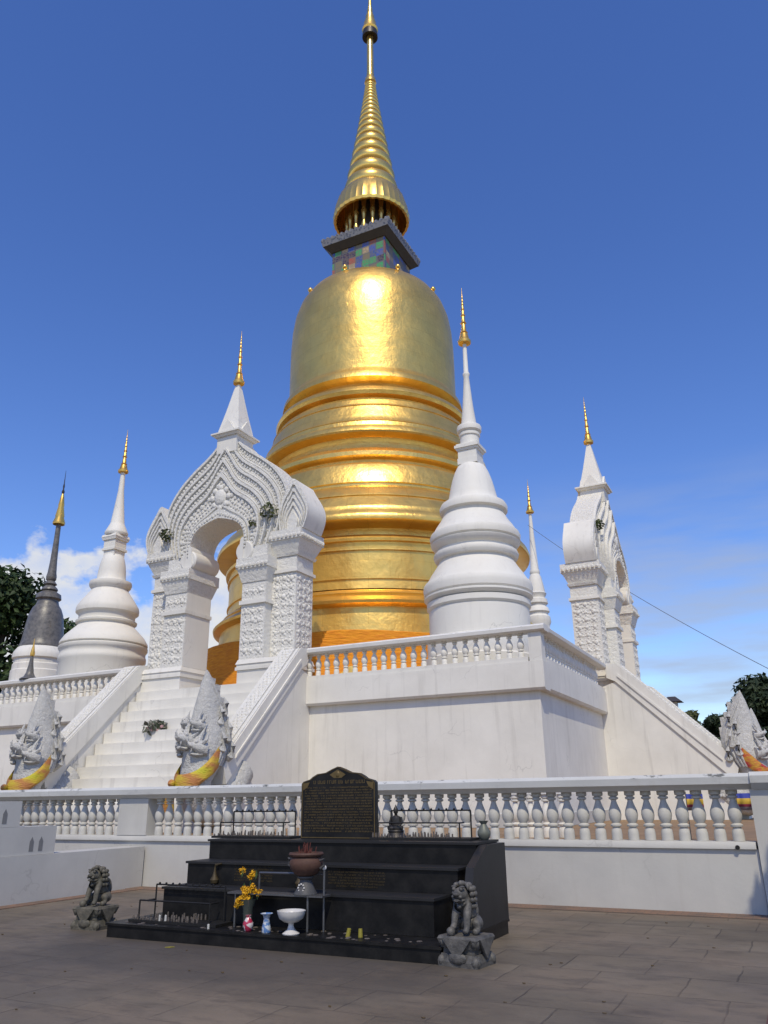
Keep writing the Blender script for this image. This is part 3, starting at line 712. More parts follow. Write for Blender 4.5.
def sash(label, loc, rz, mat, tail=True, tilt=0):
    s = thing('cloth_sash', label, 'sash', loc, rz, 'sashes tied round the naga necks')
    m = MB(); vs = []; fs = []; n = 28
    prof = [(0, -.16), (.035, -.1), (.03, 0), (.04, .1), (0, .17), (-.03, .1), (-.03, -.1)]
    for k_ in range(n):
        a = 2 * pi * k_ / n; drop = -.28 * sin(a + pi) * -1 if False else .3 * sin(a)
        for d, z in prof:
            w = 1 + .012 * sin(5 * a + z * 30)
            vs.append(((.505 + d) * cos(a) * w, -.6 + (.52 + d) * sin(a) * w, 1.5 + z * 1.35 * (1 + .15 * sin(3 * a)) + drop * 1.5))
    q = len(prof)
    for k_ in range(n):
        for j in range(q):
            fs.append((k_ * q + j, k_ * q + (j + 1) % q, ((k_ + 1) % n) * q + (j + 1) % q, ((k_ + 1) % n) * q + j))
    m.add(vs, fs); m.build('band', mat, s)
    if tail:
        m = MB()
        m.ball((-.2, -1.2, 1.12), .09, 10, 6)
        m.tube([(-.2, -1.2, 1.12), (-.28, -1.2, .75), (-.34, -1.16, .4)], [.05, .1, .14], 8, .4)
        m.tube([(-.19, -1.2, 1.12), (-.13, -1.2, .7), (-.1, -1.16, .35)], [.05, .09, .12], 8, .4); m.build('tails', mat, s)
    return s
sash('yellow and orange sash tied round the grey naga at far left', (GX - 2.85, 20 - 3.5, YARD), 0, M['sash_yellow'])
sash('yellow sash with orange folds on the naga right of the near stairs', (GX + 3.12, 20 - 3.55, YARD), rad(-12), M['sash_yellow'])
sash('red and gold sash on the white naga at far right', (-5.45 + 3.55, GY - 3.1, YARD), rad(90), M['sash_red'], False).location.z += .1
sash('green and red sash on the half hidden naga at the right edge', (-5.45 + 3.55, GY + 3.1, YARD), rad(90), M['sash_green'], False)

# ---- golden stupa
AX, AY = -15.77, 30.45
gs = thing('golden_stupa', 'tall gilded bell-shaped stupa with ringed spire towering over the white terrace', 'stupa', (AX, AY, 0))
N = 96
MB().lathe([(8.0, FLOOR), (8.0, 5.3), (7.7, 5.32), (7.6, 6.7), (6.75, 6.8), (6.72, 7.056), (6.68, 7.746), (6.65, 8.1), (6.85, 8.16), (6.92, 8.197), (6.95, 8.299), (6.8, 8.446), (6.58, 8.574), (6.62, 8.638), (6.55, 8.73), (6.4, 8.8), (6.3, 8.84)], n=N).build('base', M['gold'], gs)
MB().lathe([(6.38, 8.849), (6.36, 9.2), (6.42, 9.21), (6.42, 9.25), (6.36, 9.26), (6.36, 10.3), (6.44, 10.31), (6.44, 10.36), (6.38, 10.37), (6.4, 10.622), (6.52, 10.642), (6.54, 10.752), (6.48, 10.85), (6.3, 10.94), (6.12, 10.96), (6.12, 11.25), (6.4, 11.315), (6.86, 11.327), (6.93, 11.361), (6.96, 11.468), (6.9, 11.627), (6.78, 11.731), (6.66, 11.95), (6.66, 12.0), (6.58, 12.02), (6.2, 12.556), (6.24, 12.57), (6.2, 12.63), (6.13, 12.64), (5.82, 13.038), (5.66, 13.187), (5.6, 13.2)], n=N).build('lower_ring', M['gold'], gs)
MB().lathe([(5.66, 13.19), (5.66, 13.293), (5.72, 13.332), (5.6, 13.765), (5.45, 14.175), (5.36, 14.301), (5.06, 14.38), (5.06, 14.55), (5.3, 14.61), (5.38, 14.642), (5.38, 14.818), (5.2, 15.03), (4.75, 15.12), (4.68, 15.5), (4.75, 15.7), (5.1, 15.719), (5.26, 15.722), (5.3, 15.793), (5.22, 16.014), (5.1, 16.119), (5.0, 16.15)], n=N).build('middle_ring', M['gold'], gs)
MB().lathe([(5.1, 16.12), (5.06, 16.3), (5.08, 16.33), (5.02, 16.38), (4.92, 16.624), (4.72, 17.2), (4.75, 17.22), (4.7, 17.3), (4.64, 17.31), (4.52, 17.586), (4.26, 17.66), (4.28, 17.8), (4.5, 17.846), (4.56, 17.851), (4.62, 18.01), (4.52, 18.234), (4.3, 18.36), (4.0, 18.45), (3.95, 18.7), (4.25, 18.801), (4.34, 18.848), (4.3, 19.118), (4.14, 19.261), (4.06, 19.458), (3.9, 19.5)], n=N).build('upper_ring', M['gold'], gs)
MB().lathe([(4.05, 19.45), (4.04, 19.6), (4.04, 20.4), (4.04, 21.5), (4.03, 22.4), (3.98, 23.3), (3.87, 24.05), (3.66, 24.7), (3.3, 25.27), (2.75, 25.68), (2.1, 25.92), (1.5, 26.05), (.1, 26.1)], n=N).build('bell', M['gold'], gs)
for k in range(8):
    a = rad(27.5 + 90 + 22 + k * 45); MB().ball((3.3 * cos(a), 3.3 * sin(a), 25.45), .13, 10, 6).ball((3.3 * cos(a), 3.3 * sin(a), 25.25), .09, 8, 5).build('shoulder_knob', M['gold_trim'], gs)
MB().taper(0, 0, 25.9, 28.1, 1.5, 1.5, 1.5, 1.5).build('mosaic_block', M['mosaic'], gs)
HR = rad(-3)
sl = MB().taper(0, 0, 28.103, 28.4, 1.56, 1.56, 1.85, 1.85); sl.build('slab', M['slab'], gs)
MB().taper(0, 0, 28.403, 28.75, 1.87, 1.87, 1.95, 1.95).build('mosaic_slab_edge', M['mosaic_edge'], gs)
m = MB()
for s in range(4):
    for i in range(14):
        p = Matrix.Rotation(s * pi / 2, 4, 'Z') @ Vector((-1.85 + i * .28, -1.86, 28.75)); m.ball(p, .12, 6, 4, (1, 1, 1.3))
m.build('lotus_edging', M['mosaic_edge'], gs)
MB().lathe([(.95, 28.75), (.95, 31.6)], n=32).build('neck', M['slab'], gs)
c0 = None
for k in range(18):
    a = 2 * pi * k / 18; p = (1.3 * cos(a), 1.3 * sin(a), 28.75)
    if c0 is None: c0 = MB().lathe([(.1, 0), (.16, .0), (.16, .1), (.08, .14), (.1, .5), (.14, .7), (.08, .95), (.1, 1.3), (.15, 1.6), (.1, 1.75), (.13, 2.2), (.15, 2.5)], n=10).build('colonnette', M['gold_trim'], gs, loc=p)
    else: part_copy(c0, p, gs)
vs_ = []; m = MB(); n = 72
for r_, z in ((1.98, 30.55), (2.03, 30.7), (1.93, 31.3), (1.75, 31.95), (1.62, 32.2), (1.5, 32.25), (1.5, 32.15), (1.6, 31.9), (1.78, 31.3), (1.86, 30.55)):
    for k in range(n):
        q = 1 + (.018 if k % 2 else 0) * (z < 32.1); a = 2 * pi * k / n; vs_.append((r_ * q * cos(a), r_ * q * sin(a), z))
fs_ = [(i * n + k, i * n + (k + 1) % n, ((i + 1) % 10) * n + (k + 1) % n, ((i + 1) % 10) * n + k) for i in range(10) for k in range(n)]
m.add(vs_, fs_).build('umbrella_rim', M['gold_trim'], gs, smooth=20)
prof = [(1.2, 31.6), (1.5, 32.2)]
z = 32.25; r = 1.46
while z < 40.4:
    t_ = (z - 32.25) / 8.2; h = .78 * (1 - t_) ** 1.1 + .17; r = 1.46 * (1 - t_) ** 1.12 + .3 * t_
    prof += [(r * .84, z), (r * .97, z + .2 * h), (r * 1.0, z + .5 * h), (r * .95, z + .8 * h), (r * .82, z + h)]; z += h
prof += [(.25, z), (.34, z + .1), (.3, z + .4), (.2, z + .6), (.22, z + .75)]
MB().lathe(prof, n=40).build('ringed_spire', M['gold_trim'], gs)
MB().lathe([(.2, z + .7), (.19, 44.3), (.16, 44.6)], n=20).build('shaft', M['gold_trim'], gs)
MB().lathe([(.15, 44.2), (.4, 44.1), (.46, 44.12), (.45, 44.4), (.42, 44.62), (.4, 44.7), (.35, 44.8)], n=24).build('top_umbrella', M['bronze_dark'], gs)
MB().lathe([(.42, 44.6), (.48, 44.72), (.36, 45.2), (.36, 45.3), (.24, 45.7), (.26, 45.8), (.16, 46.2), (.18, 46.3), (.1, 46.8), (.1, 47.0), (.05, 47.6), (.01, 48.6)], n=24).build('finial', M['gold_trim'], gs)
cl = MB(); n = 120; vs_ = []; fs_ = []
zz = [FLOOR + .01, 5.6, 6.2, 6.7, 6.98, 7.02]
for j, z in enumerate(zz):
    for k in range(n):
        a = 2 * pi * k / n; r_ = (8.06 if z < 5.4 else 7.72) + (.05 * sin(17 * a) + .035 * sin(41 * a + z * 3)) * (1 if j < 4 else .4) ; vs_.append((r_ * cos(a), r_ * sin(a), z + (.05 * sin(9 * a) if j >= 4 else 0)))
zz2 = len(zz)
for j in range(zz2 - 1):
    for k in range(n): fs_.append((j * n + k, j * n + (k + 1) % n, (j + 1) * n + (k + 1) % n, (j + 1) * n + k))
oc = cl.add(vs_, fs_).build('saffron_cloth', M['orange'], smooth=60, loc=(AX, AY, 0))
tag(oc, 'bright orange cloth wrapped round the foot of the golden stupa', 'cloth wrap')
sd = oc.modifiers.new('thick', 'SOLIDIFY'); sd.thickness = .02

# ---- white corner stupas
CH = [(.41, 13.58), (.41, 13.4), (.37, 13.27), (.33, 13.17), (.36, 12.92)]
def fixr(P): return [(r_ * .985, z_ if z_ < 6 else z_ - .13 - .0167 * (z_ - 7)) for r_, z_ in P]
def corner_stupa(label, loc):
    s = thing('corner_stupa', label, 'stupa', loc, 0, 'white stupas on the terrace corners')
    MB().lathe(fixr([(1.72, FLOOR), (1.72, 5.5), (1.64, 5.55), (1.64, 6.2), (1.56, 6.25), (1.56, 7.1), (1.52, 7.13), (1.62, 7.2), (1.62, 7.36), (1.5, 7.41)]), n=56).build('base', M['white_chedi'], s)
    MB().lathe(fixr([(1.5, 7.4), (1.6, 7.42), (1.7, 7.5), (1.7, 7.55), (1.64, 7.58), (1.7, 7.63), (1.72, 7.8), (1.7, 7.93), (1.66, 7.99), (1.62, 8.0), (1.46, 8.28), (1.3, 8.52), (1.24, 8.63), (1.2, 8.68), (1.2, 8.74), (1.3, 8.77), (1.34, 8.84), (1.36, 8.92), (1.33, 9.0), (1.25, 9.03), (1.24, 9.1), (1.33, 9.16), (1.42, 9.28), (1.43, 9.32), (1.37, 9.35), (1.44, 9.4), (1.46, 9.54), (1.42, 9.64), (1.37, 9.66), (1.25, 9.88), (1.1, 10.1), (1.02, 10.26)]), n=56).build('ring_mouldings', M['white_chedi'], s)
    MB().lathe(fixr([(1.02, 10.24), (.97, 10.29), (.99, 10.37), (1.1, 10.42), (1.11, 10.56), (1.05, 10.68), (.85, 10.72)]), n=56).build('lip', M['white_chedi'], s)
    MB().lathe(fixr([(.9, 10.73), (.82, 10.85), (.78, 11.0), (.72, 11.3), (.66, 11.55), (.56, 11.85), (.46, 12.05), (.3, 12.16), (.05, 12.2)]), n=48).build('bell', M['white_chedi'], s)
    m = MB(); m.taper(0, 0, 11.885, 12.085, .34, .34, .34, .34); m.taper(0, 0, 12.088, 12.365, .32, .32, .32, .32); m.taper(0, 0, 12.368, 12.445, .35, .35, .38, .38); m.taper(0, 0, 12.448, 12.545, .41, .41, .41, .41); m.taper(0, 0, 12.548, 12.605, .36, .36, .36, .36)
    m.build('square_block', M['white_chedi'], s)
    MB().lathe(fixr([(.33, 12.82), (.32, 13.15), (.36, 13.18), (.36, 13.27), (.32, 13.3), (.41, 13.36), (.42, 13.5), (.4, 13.55), (.27, 13.58), (.23, 13.9), (.18, 14.35), (.12, 15.1), (.095, 15.5), (.12, 15.56), (.12, 15.62), (.085, 15.68), (.07, 16.8)]), n=28).build('cone', M['white_chedi'], s)
    make_finial(s, (0, 0, 16.48), 2.4, .22, 7)
    return s
cs = corner_stupa('white bell-shaped stupa on the near terrace corner, right of the golden stupa', (-8.1, 22.65, 0))
ls = thing('corner_stupa', 'white bell-shaped stupa at the left terrace corner, beside the dark bell stupa', 'stupa', (-23.72, 22.65, 0), 0, 'white stupas on the terrace corners')
MB().lathe([(1.7, FLOOR), (1.7, 5.6), (1.6, 5.65), (1.6, 6.7), (1.64, 6.76), (1.64, 6.9), (1.6, 6.98), (1.6, 7.1), (1.64, 7.16)], n=56).build('base', M['white_chedi'], ls)
MB().lathe([(1.63, 7.15), (1.67, 7.2), (1.67, 7.3), (1.58, 7.35), (1.66, 7.4), (1.65, 7.48), (1.5, 7.72), (1.25, 7.98), (1.06, 8.17), (1.07, 8.22), (1.16, 8.26), (1.17, 8.33), (1.08, 8.38), (1.07, 8.55), (1.12, 8.62), (1.2, 8.68), (1.21, 8.8), (1.18, 8.93), (1.05, 9.14), (.88, 9.38), (.72, 9.6)], n=56).build('ring_mouldings', M['white_chedi'], ls)
MB().lathe([(.72, 9.58), (.7, 9.64), (.8, 9.76), (.83, 9.86), (.81, 9.96), (.58, 10.03)], n=56).build('lip', M['white_chedi'], ls)
MB().lathe([(.6, 10.02), (.56, 10.1), (.54, 10.4), (.5, 10.7), (.44, 10.95), (.36, 11.1), (.05, 11.15)], n=48).build('bell', M['white_chedi'], ls)
m = MB(); m.taper(0, 0, 11.05, 11.28, .29, .29, .29, .29); m.taper(0, 0, 11.283, 11.38, .35, .35, .35, .35); m.taper(0, 0, 11.383, 11.72, .31, .31, .31, .31); m.taper(0, 0, 11.723, 11.84, .36, .36, .39, .39); m.taper(0, 0, 11.843, 11.95, .4, .4, .37, .37)
m.build('square_block', M['white_chedi'], ls)
MB().lathe([(.42, 11.95), (.47, 12.03), (.46, 12.1), (.34, 12.36), (.3, 12.45), (.28, 12.5), (.2, 13.2), (.12, 13.97), (.09, 14.78)], n=28).build('cone', M['white_chedi'], ls)
make_finial(ls, (0, 0, 14.74), 2.1, .21, 7)
# ---- dark stupa beyond the terrace
ds = thing('dark_stupa', 'stupa with dark grey bell on a white tiered base, farthest left', 'stupa', (-39.66, 33, 0))
MB().lathe([(2.2, 0), (2.2, 6), (1.75, 6.05), (1.75, 8.2), (1.56, 8.25), (1.56, 8.95), (1.5, 9.0), (1.5, 9.32), (1.45, 9.38), (1.45, 9.62), (1.57, 9.7), (1.57, 9.9), (1.51, 10.08), (1.34, 10.34), (1.3, 10.37)], n=24).build('base', M['white'], ds, smooth=25)
MB().lathe([(1.3, 10.375), (1.3, 10.5), (1.24, 10.6), (1.18, 10.9), (1.1, 11.65), (.98, 12.42), (.83, 12.81), (.67, 13.04), (.61, 13.25), (.61, 13.3), (.75, 13.42), (.71, 13.69), (.4, 13.9)], n=40).build('bell', M['bronze'], ds)
MB().lathe([(.39, 13.9), (.49, 13.98), (.46, 14.08), (.28, 14.27), (.39, 14.35), (.33, 14.44), (.23, 14.57), (.3, 14.65), (.31, 14.85), (.26, 15.1), (.21, 15.85), (.16, 17.4), (.15, 18.25)], n=24).build('spire', M['bronze'], ds)
MB().lathe([(.15, 18.25), (.36, 18.28), (.38, 18.4), (.26, 18.75), (.28, 18.85), (.17, 19.5), (.19, 19.58), (.1, 20.2), (.06, 20.36)], n=16).build('crown', M['gold_small'], ds)
MB().lathe([(.06, 20.36), (.1, 20.5), (.04, 20.7), (.06, 20.9), (.03, 21.1), (.01, 22.0)], n=10).build('finial', M['bronze_dark'], ds)
mi = thing('small_dark_finial', 'small dark bell finial with a golden tip on the terrace rail at far left', 'finial', (-24.72, 20.2, 5.885))
MB().lathe([(.34, 0), (.3, .04), (.2, .1), (.13, .25), (.12, .35), (.09, .5), (.06, .75), (.05, .85)], n=20).build('cone', M['bronze'], mi)
MB().lathe([(.07, .85), (.09, .92), (.06, 1.08), (.03, 1.25), (.008, 1.5)], n=12).build('tip', M['gold_small'], mi)
# ---- far ringed stupa
fr = thing('ringed_stupa', 'small white stupa with dark grooved rings showing behind the near corner stupa', 'stupa', (-13.8, 50, 0))
MB().lathe([(1.6, 0), (1.5, 8), (1.1, 8.6), (.95, 11.2), (.87, 11.3), (.82, 11.76), (.71, 11.9), (.71, 12.11), (.81, 12.34), (.77, 12.69), (.65, 12.8), (.65, 12.93), (.76, 13.02), (.7, 13.28), (.58, 13.38), (.58, 13.49), (.7, 13.59), (.66, 13.87), (.53, 13.95), (.53, 14.0), (.65, 14.25), (.58, 14.36)], n=32).build('ring_tiers', M['white'], fr)
MB().lathe([(.58, 14.34), (.51, 14.83), (.4, 15.4), (.31, 15.6), (.34, 15.7), (.33, 15.85), (.28, 15.95), (.17, 18.02), (.1, 19.9)], n=24).build('spire', M['white_clean'], fr)
make_finial(fr, (0, 0, 19.9), 2.6, .27, 6)

def leaves(m, c, rad_, n, size, flat=.8):
    for _ in range(n):
        while True:
            p = Vector((rnd.uniform(-1, 1), rnd.uniform(-1, 1), rnd.uniform(-1, 1)))
            if p.length < 1: break
        p = p.normalized() * (p.length ** .5)
        q = Vector((p.x * rad_, p.y * rad_, p.z * rad_ * flat)) + Vector(c)
        nrm = (p + Vector((rnd.gauss(0, .6), rnd.gauss(0, .6), rnd.gauss(.3, .6)))).normalized()
        a = nrm.orthogonal().normalized(); a = Matrix.Rotation(rnd.uniform(0, 6.28), 3, nrm) @ a; b_ = nrm.cross(a); s = size * rnd.uniform(.6, 1.4)
        m.add([q - a * s, q - b_ * s * .45 + nrm * s * .12, q + a * s, q + b_ * s * .45 + nrm * s * .12], [(0, 1, 2, 3)])
# ------------------------------------------------------------------ altar
al = thing('black_altar', 'black soot-stained stepped stone altar with gilded inscriptions in front of the wall', 'altar', (0, 0, 0))
MB().box(-8.25, -3.64, 8.45, 10.64, 0, .135).build('platform', M['black'], al)
MB().box(-8.27, -3.62, 8.43, 10.65, .138, .165).build('platform_edge', M['black'], al)
def step(y, z0, z1, x1):
    MB().box(-7.8, x1, y, 10.62, z0, z1 - .03).build('step', M['black'], al); MB().box(-7.82, x1 + .02, y - .03, 10.63, z1 - .028, z1).build('step_edge', M['black_side'], al)
step(8.95, .168, .555, -3.92); step(9.4, .557, .835, -3.8); step(9.85, .837, 1.095, -3.72)
MB().prism_x([(9.2, .17), (9.45, .24 + .6), (9.9, 1.06), (10.6, 1.06), (10.6, .17)], -3.6, -3.5).xf(Matrix.Translation((-.11, 0, 0))).build('side_panel', M['black_side'], al)
def glyphs(m, x0, x1, z, h, y, dens=1.0):
    x = x0
    while x < x1:
        w = h * rnd.uniform(.5, 1.0)
        if rnd.random() < .88 * dens:
            k_ = rnd.randint(0, 3); tt = h * .16
            m.box(x, x + tt, y - .002, y, z, z + h)
            if k_ != 1: m.box(x + w * .7, x + w * .7 + tt, y - .002, y, z, z + h * rnd.uniform(.6, 1.25))
            m.box(x + tt, x + w * .7, y - .002, y, *((z + h - tt, z + h) if k_ % 2 else (z, z + tt)))
        x += w + h * .18
        if rnd.random() < .1: x += h * .6
for i in range(5):
    pass
m = MB()
for i in range(7): glyphs(m, -5.55 + (.12 if i in (0, 6) else 0), -4.75 - (.1 if i in (0, 6) else 0), .81 - .03 - i * .032, .018, 9.398)
m.build('inscription', M['letter_dim'], al)
m = MB()
for i in range(6): glyphs(m, -7.0, -6.4, .78 - i * .034, .018, 9.398)
m.build('inscription', M['letter_dim'], al)
for x in (-7.3, -5.95):                                # gilded corner ornaments
    m = MB(); m.lathe([(.01, 0), (.05, .01), (.06, .05), (.03, .1), (.015, .16), (.012, .2)], cx=x, cy=9.36, cz=.565, n=10); m.tube([(x, 9.36, .76), (x + .01, 9.36, .8), (x + .1, 9.36, .815)], [.012, .015, .01], 6); m.build('gilt_ornament', M['letter_dim'], al)
# tablet
tb_ = thing('inscribed_tablet', 'black tablet with scalloped top and rows of gold script standing on the altar', 'sign', (-5.91, 10.28, 1.097))
hw = .6
half = [(hw, 0), (hw, .73), (hw - .03, .76), (.46, .79), (.42, .82), (.34, .86), (.2, .875), (.1, .92), (0, .955)]
ol = half + [(-x, z) for x, z in reversed(half[:-1])]
MB().prism(ol, -.04, .04).build('slab', M['black'], tb_)
m = MB()
inn = [(x * .965, .02 + z * .965) for x, z in ol]
m.strip(inn + [inn[0]], [(x * .985, .01 + z * .982) for x, z in ol] + [(ol[0][0] * .985, .01)], -.044, -.0405)
m.prism([(-.13, .845), (0, .915), (.13, .845), (.06, .8), (-.06, .8)], -.046, -.0405); m.ball((0, -.045, .85), .035, 8, 5, (1, .3, 1.3))
for s in (-1, 1): m.prism([(s * .57, .64), (s * .57, .735), (s * .46, .75), (s * .5, .68)], -.046, -.0405)
m.build('gilt_border', M['letter'], tb_)
m = MB(); glyphs(m, -.4, .4, .725, .045, -.0405)
for i in range(17): glyphs(m, -.54, .54, .665 - i * .036, .018, -.0405)
m.build('lettering', M['letter'], tb_)
# candle racks
def rack(label, loc, L, H):
    r_ = thing('candle_rack', label, 'candle rack', loc, 0, 'iron candle racks on the altar')
    m = MB(); t_ = .011
    for z, y, x0, x1 in ((H, .16, 0, L), (H * .58, 0, -.12, L - .1)):
        m.tube([(x0, y, z), (x1, y, z)], t_, 6); m.tube([(x0, y, 0), (x0, y, z)], t_, 6); m.tube([(x1, y, 0), (x1, y, z)], t_, 6)
    m.tube([(0, 0, H * .58), (0, .16, H * .58)], t_, 6); m.tube([(L - .1, 0, H * .58), (L - .1, .16, H * .58)], t_, 6)
    m.build('frame', M['iron'], r_)
    m = MB().box(-.2, L + .08, -.1, .24, .0, .03); m.build('tray', M['iron'], r_)
    m = MB()
    for i in range(int(L / .045)):
        x = -.16 + i * .045; hh = rnd.uniform(.02, .07); m.lathe([(.012, 0), (.014, hh * .5), (.008, hh), (.001, hh + .004)], cx=x, cy=-.09 + rnd.uniform(0, .05), cz=.03, n=6)
        if rnd.random() < .6: m.lathe([(.012, 0), (.01, hh), (.001, hh + .004)], cx=x, cy=.18 + rnd.uniform(0, .05), cz=.03, n=6)
    o = m.build('candle_stubs', M['wax'], r_); o['kind'] = 'stuff'
    m = MB()
    for i in range(int(L / .11)): m.lathe([(.003, 0), (.016, .012), (.016, .02), (.003, .03)], cx=.05 + i * .11, cy=.16, cz=H, n=6)
    m.build('candle_cups', M['iron'], r_)
    return r_
rack('black candle rack on the altar top, left of the black tablet', (-7.78, 10.2, 1.097), 1.1, .36)
rack('black candle rack on the altar top, right of the small Buddha figure', (-5.13, 10.2, 1.097), 1.16, .36)
rack('low black candle rack on the left end of the altar platform', (-7.85, 8.7, .167), 1.12, .42)
# offering table, pot, bowl, vases
ot = thing('steel_offering_table', 'narrow grey steel shelf table standing on the altar platform', 'table', (-5.85, 8.75, .167))
for x in (-.62, .42, .58):
    MB().tube([(x, -.02 + (.1 if x == .58 else 0), 0), (x, -.02 + (.1 if x == .58 else 0), .37 if x < .5 else .66)], .014, 8).build('leg', M['steel'], ot)
MB().box(-.72, .64, -.06, .14, .37, .39).build('lower_shelf', M['steel'], ot)
MB().tube([(-.36, .1, .6), (.56, .1, .61)], .014, 8).tube([(-.36, .1, .6), (-.36, .1, .39)], .012, 8).build('upper_bar', M['steel'], ot)
MB().ball((.58, .08, .68), .03, 8, 6).build('knob', M['porcelain'], ot)
sd_ = thing('bell_stand', 'grey bell-shaped stone stand under the incense pot', 'stand', (-5.5, 8.79, .559))
MB().lathe([(.14, 0), (.14, .012), (.11, .05), (.085, .11), (.07, .14), (.07, .155), (.1, .18), (.1, .194)], n=20).build('body', M['grey_stone'], sd_)
m = MB()
for k in range(8):
    a = k * pi / 4; m.ball((.04 * cos(a), -.1, .075 + .04 * sin(a)), .012, 6, 4)
m.build('relief', M['porcelain'], sd_)
ip = thing('incense_pot', 'brown clay incense pot full of burnt red sticks in front of the tablet', 'pot', (-5.5, 8.79, .755))
MB().lathe([(.1, 0), (.16, .03), (.22, .1), (.235, .17), (.215, .23), (.2, .245), (.235, .26), (.245, .28), (.235, .3), (.205, .3), (.2, .26), (.18, .22)], n=28).build('body', M['terracotta'], ip)
MB().lathe([(.0, .235), (.2, .235), (.2, .24), (0, .25)], n=20).build('ash', M['ash'], ip)
for s in (-1, 1): MB().tube([(s * .22, 0, .2), (s * .29, 0, .22), (s * .29, 0, .14), (s * .23, 0, .1)], .018, 8).build('handle', M['grey_stone'], ip)
ib = thing('incense_sticks', 'burnt red incense sticks standing in the brown clay pot', 'incense', (-5.5, 8.79, .955))
for k in range(26):
    a = rnd.uniform(0, 6.3); q = rnd.uniform(0, .15); x, y = q * cos(a), q * sin(a); h = rnd.uniform(.08, .2)
    MB().tube([(x, y, 0), (x + rnd.uniform(-.05, .05), y + rnd.uniform(-.03, .03), h)], .0055, 5).build('stick', M['incense'], ib)
bw = thing('white_footed_bowl', 'white porcelain bowl on a tall foot at the front of the altar platform', 'bowl', (-5.53, 8.54, .166))
MB().lathe([(.11, 0), (.115, .012), (.09, .03), (.05, .06), (.035, .11), (.04, .135), (.1, .15), (.16, .19), (.185, .25), (.192, .285), (.185, .287), (.175, .25), (.14, .2), (.06, .17), (0, .165)], n=32).build('body', M['porcelain'], bw)
pv = thing('pink_vase', 'tiny white vase with pink flowers painted on it, below the yellow flowers', 'vase', (-6.13, 8.54, .166))
MB().lathe([(.035, 0), (.045, .01), (.062, .06), (.06, .09), (.035, .13), (.025, .15), (.035, .17), (.028, .17)], n=20).build('body', M['pinkvase'], pv)
bv = thing('blue_vase', 'tiny pale blue vase with flared lip beside the white bowl', 'vase', (-5.87, 8.54, .166))
MB().lathe([(.05, 0), (.055, .015), (.05, .06), (.038, .11), (.035, .15), (.045, .18), (.075, .2), (.07, .202), (.03, .18)], n=20).build('body', M['bluevase'], bv)
gv = thing('glass_vase', 'dark glass vase holding yellow flowers on the altar platform', 'vase', (-6.27, 8.72, .166))
MB().lathe([(.05, 0), (.06, .01), (.055, .1), (.065, .22), (.1, .32), (.095, .32), (.06, .22), (.05, .02)], n=20).build('body', M['glass'], gv)
bq = thing('yellow_bouquet', 'loose bunch of yellow flowers in the dark glass vase', 'flowers', (-6.27, 8.72, .4))
fl = [(-.17, -.02, .08), (-.08, -.06, .12), (-.02, -.07, .18), (.03, -.06, .12), (.04, -.05, .24), (-.05, -.05, .25), (.13, -.02, .22), (.2, 0, .2), (.1, -.04, .28), (-.11, -.05, .06), (-.02, -.07, .08), (.06, .0, .46), (.02, .01, .42), (-.15, .02, .5), (-.2, -.01, .02)]
for x, y, z in fl:
    f_ = MB(); leaves(f_, (x, y, z), .046, 46, .024, 1); f_.ball((x, y, z), .022, 6, 4); f_.build('flower_head', M['marigold'], bq, smooth=0)
for x, y, z in fl[::2]: MB().tube([(0, 0, -.15), (x * .4, y * .4, z * .4), (x, y, z)], .006, 5).build('stem', M['stem'], bq)
m = MB()
for x, z, w in ((-.14, .4, .5), (.12, .38, .9), (-.1, .2, .3), (.16, .1, 1.2), (0, .0, 1.6)):
    m.prism([(x, z), (x + .03, z + .06), (x + .01, z + .13), (x - .02, z + .06)], -.002, .002)
m.build('leaves', M['stem'], bq)
bd = thing('small_buddha', 'small dark seated Buddha figure on a round base on the altar top', 'statue', (-5.03, 10.3, 1.097))
MB().lathe([(.17, 0), (.175, .02), (.15, .06), (.12, .1), (.13, .12), (.115, .14)], n=24).build('base', M['bronze_dark'], bd)
m = MB()
for s in (-1, 1): m.tube([(s * .02, .0, .17), (s * .1, -.03, .165), (s * .03, -.09, .165), (-s * .05, -.085, .16)], [.04, .042, .035, .02], 8)
ring_loft(m, [((0, .01, .14), .085, .06, 0), ((0, .01, .2), .07, .05, 0), ((0, .01, .28), .085, .05, 0), ((0, .01, .33), .075, .045, 0), ((0, .01, .35), .025, .025, 0), ((0, .0, .375), .024, .024, 0), ((0, 0, .39), .036, .036, 0), ((0, 0, .43), .038, .04, 0), ((0, 0, .46), .028, .03, 0), ((0, 0, .48), .014, .014, 0), ((0, 0, .51), .004, .004, 0)], 14)
for s in (-1, 1): m.tube([(s * .08, .01, .32), (s * .105, .0, .24), (s * .07, -.06, .19), (s * .01, -.08, .185)], [.024, .022, .018, .014], 8)
m.build('figure', M['bronze_dark'], bd)
vv = thing('brass_vase', 'small grey-green bellied vase on the right end of the altar top', 'vase', (-3.82, 10.42, 1.097))
MB().lathe([(.05, 0), (.06, .01), (.085, .06), (.085, .1), (.05, .16), (.035, .19), (.065, .23), (.06, .23), (.03, .19)], n=20).build('body', simple('verdigris', (.16, .17, .14), .5, .2), vv)
for i, (x, y, lb) in enumerate(((-4.83, 8.62, 'short yellow candle leaning on the altar platform, the left of two'), (-4.69, 8.66, 'short yellow candle on the altar platform, the right of two'))):
    tag(MB().tube([(0, 0, 0), (.02 if i == 0 else .0, 0, .085)], [.026, .022], 8).build('yellow_candle', M['yellowwax'], loc=(x, y, .166)), lb, 'candle', 'yellow candles on the platform')
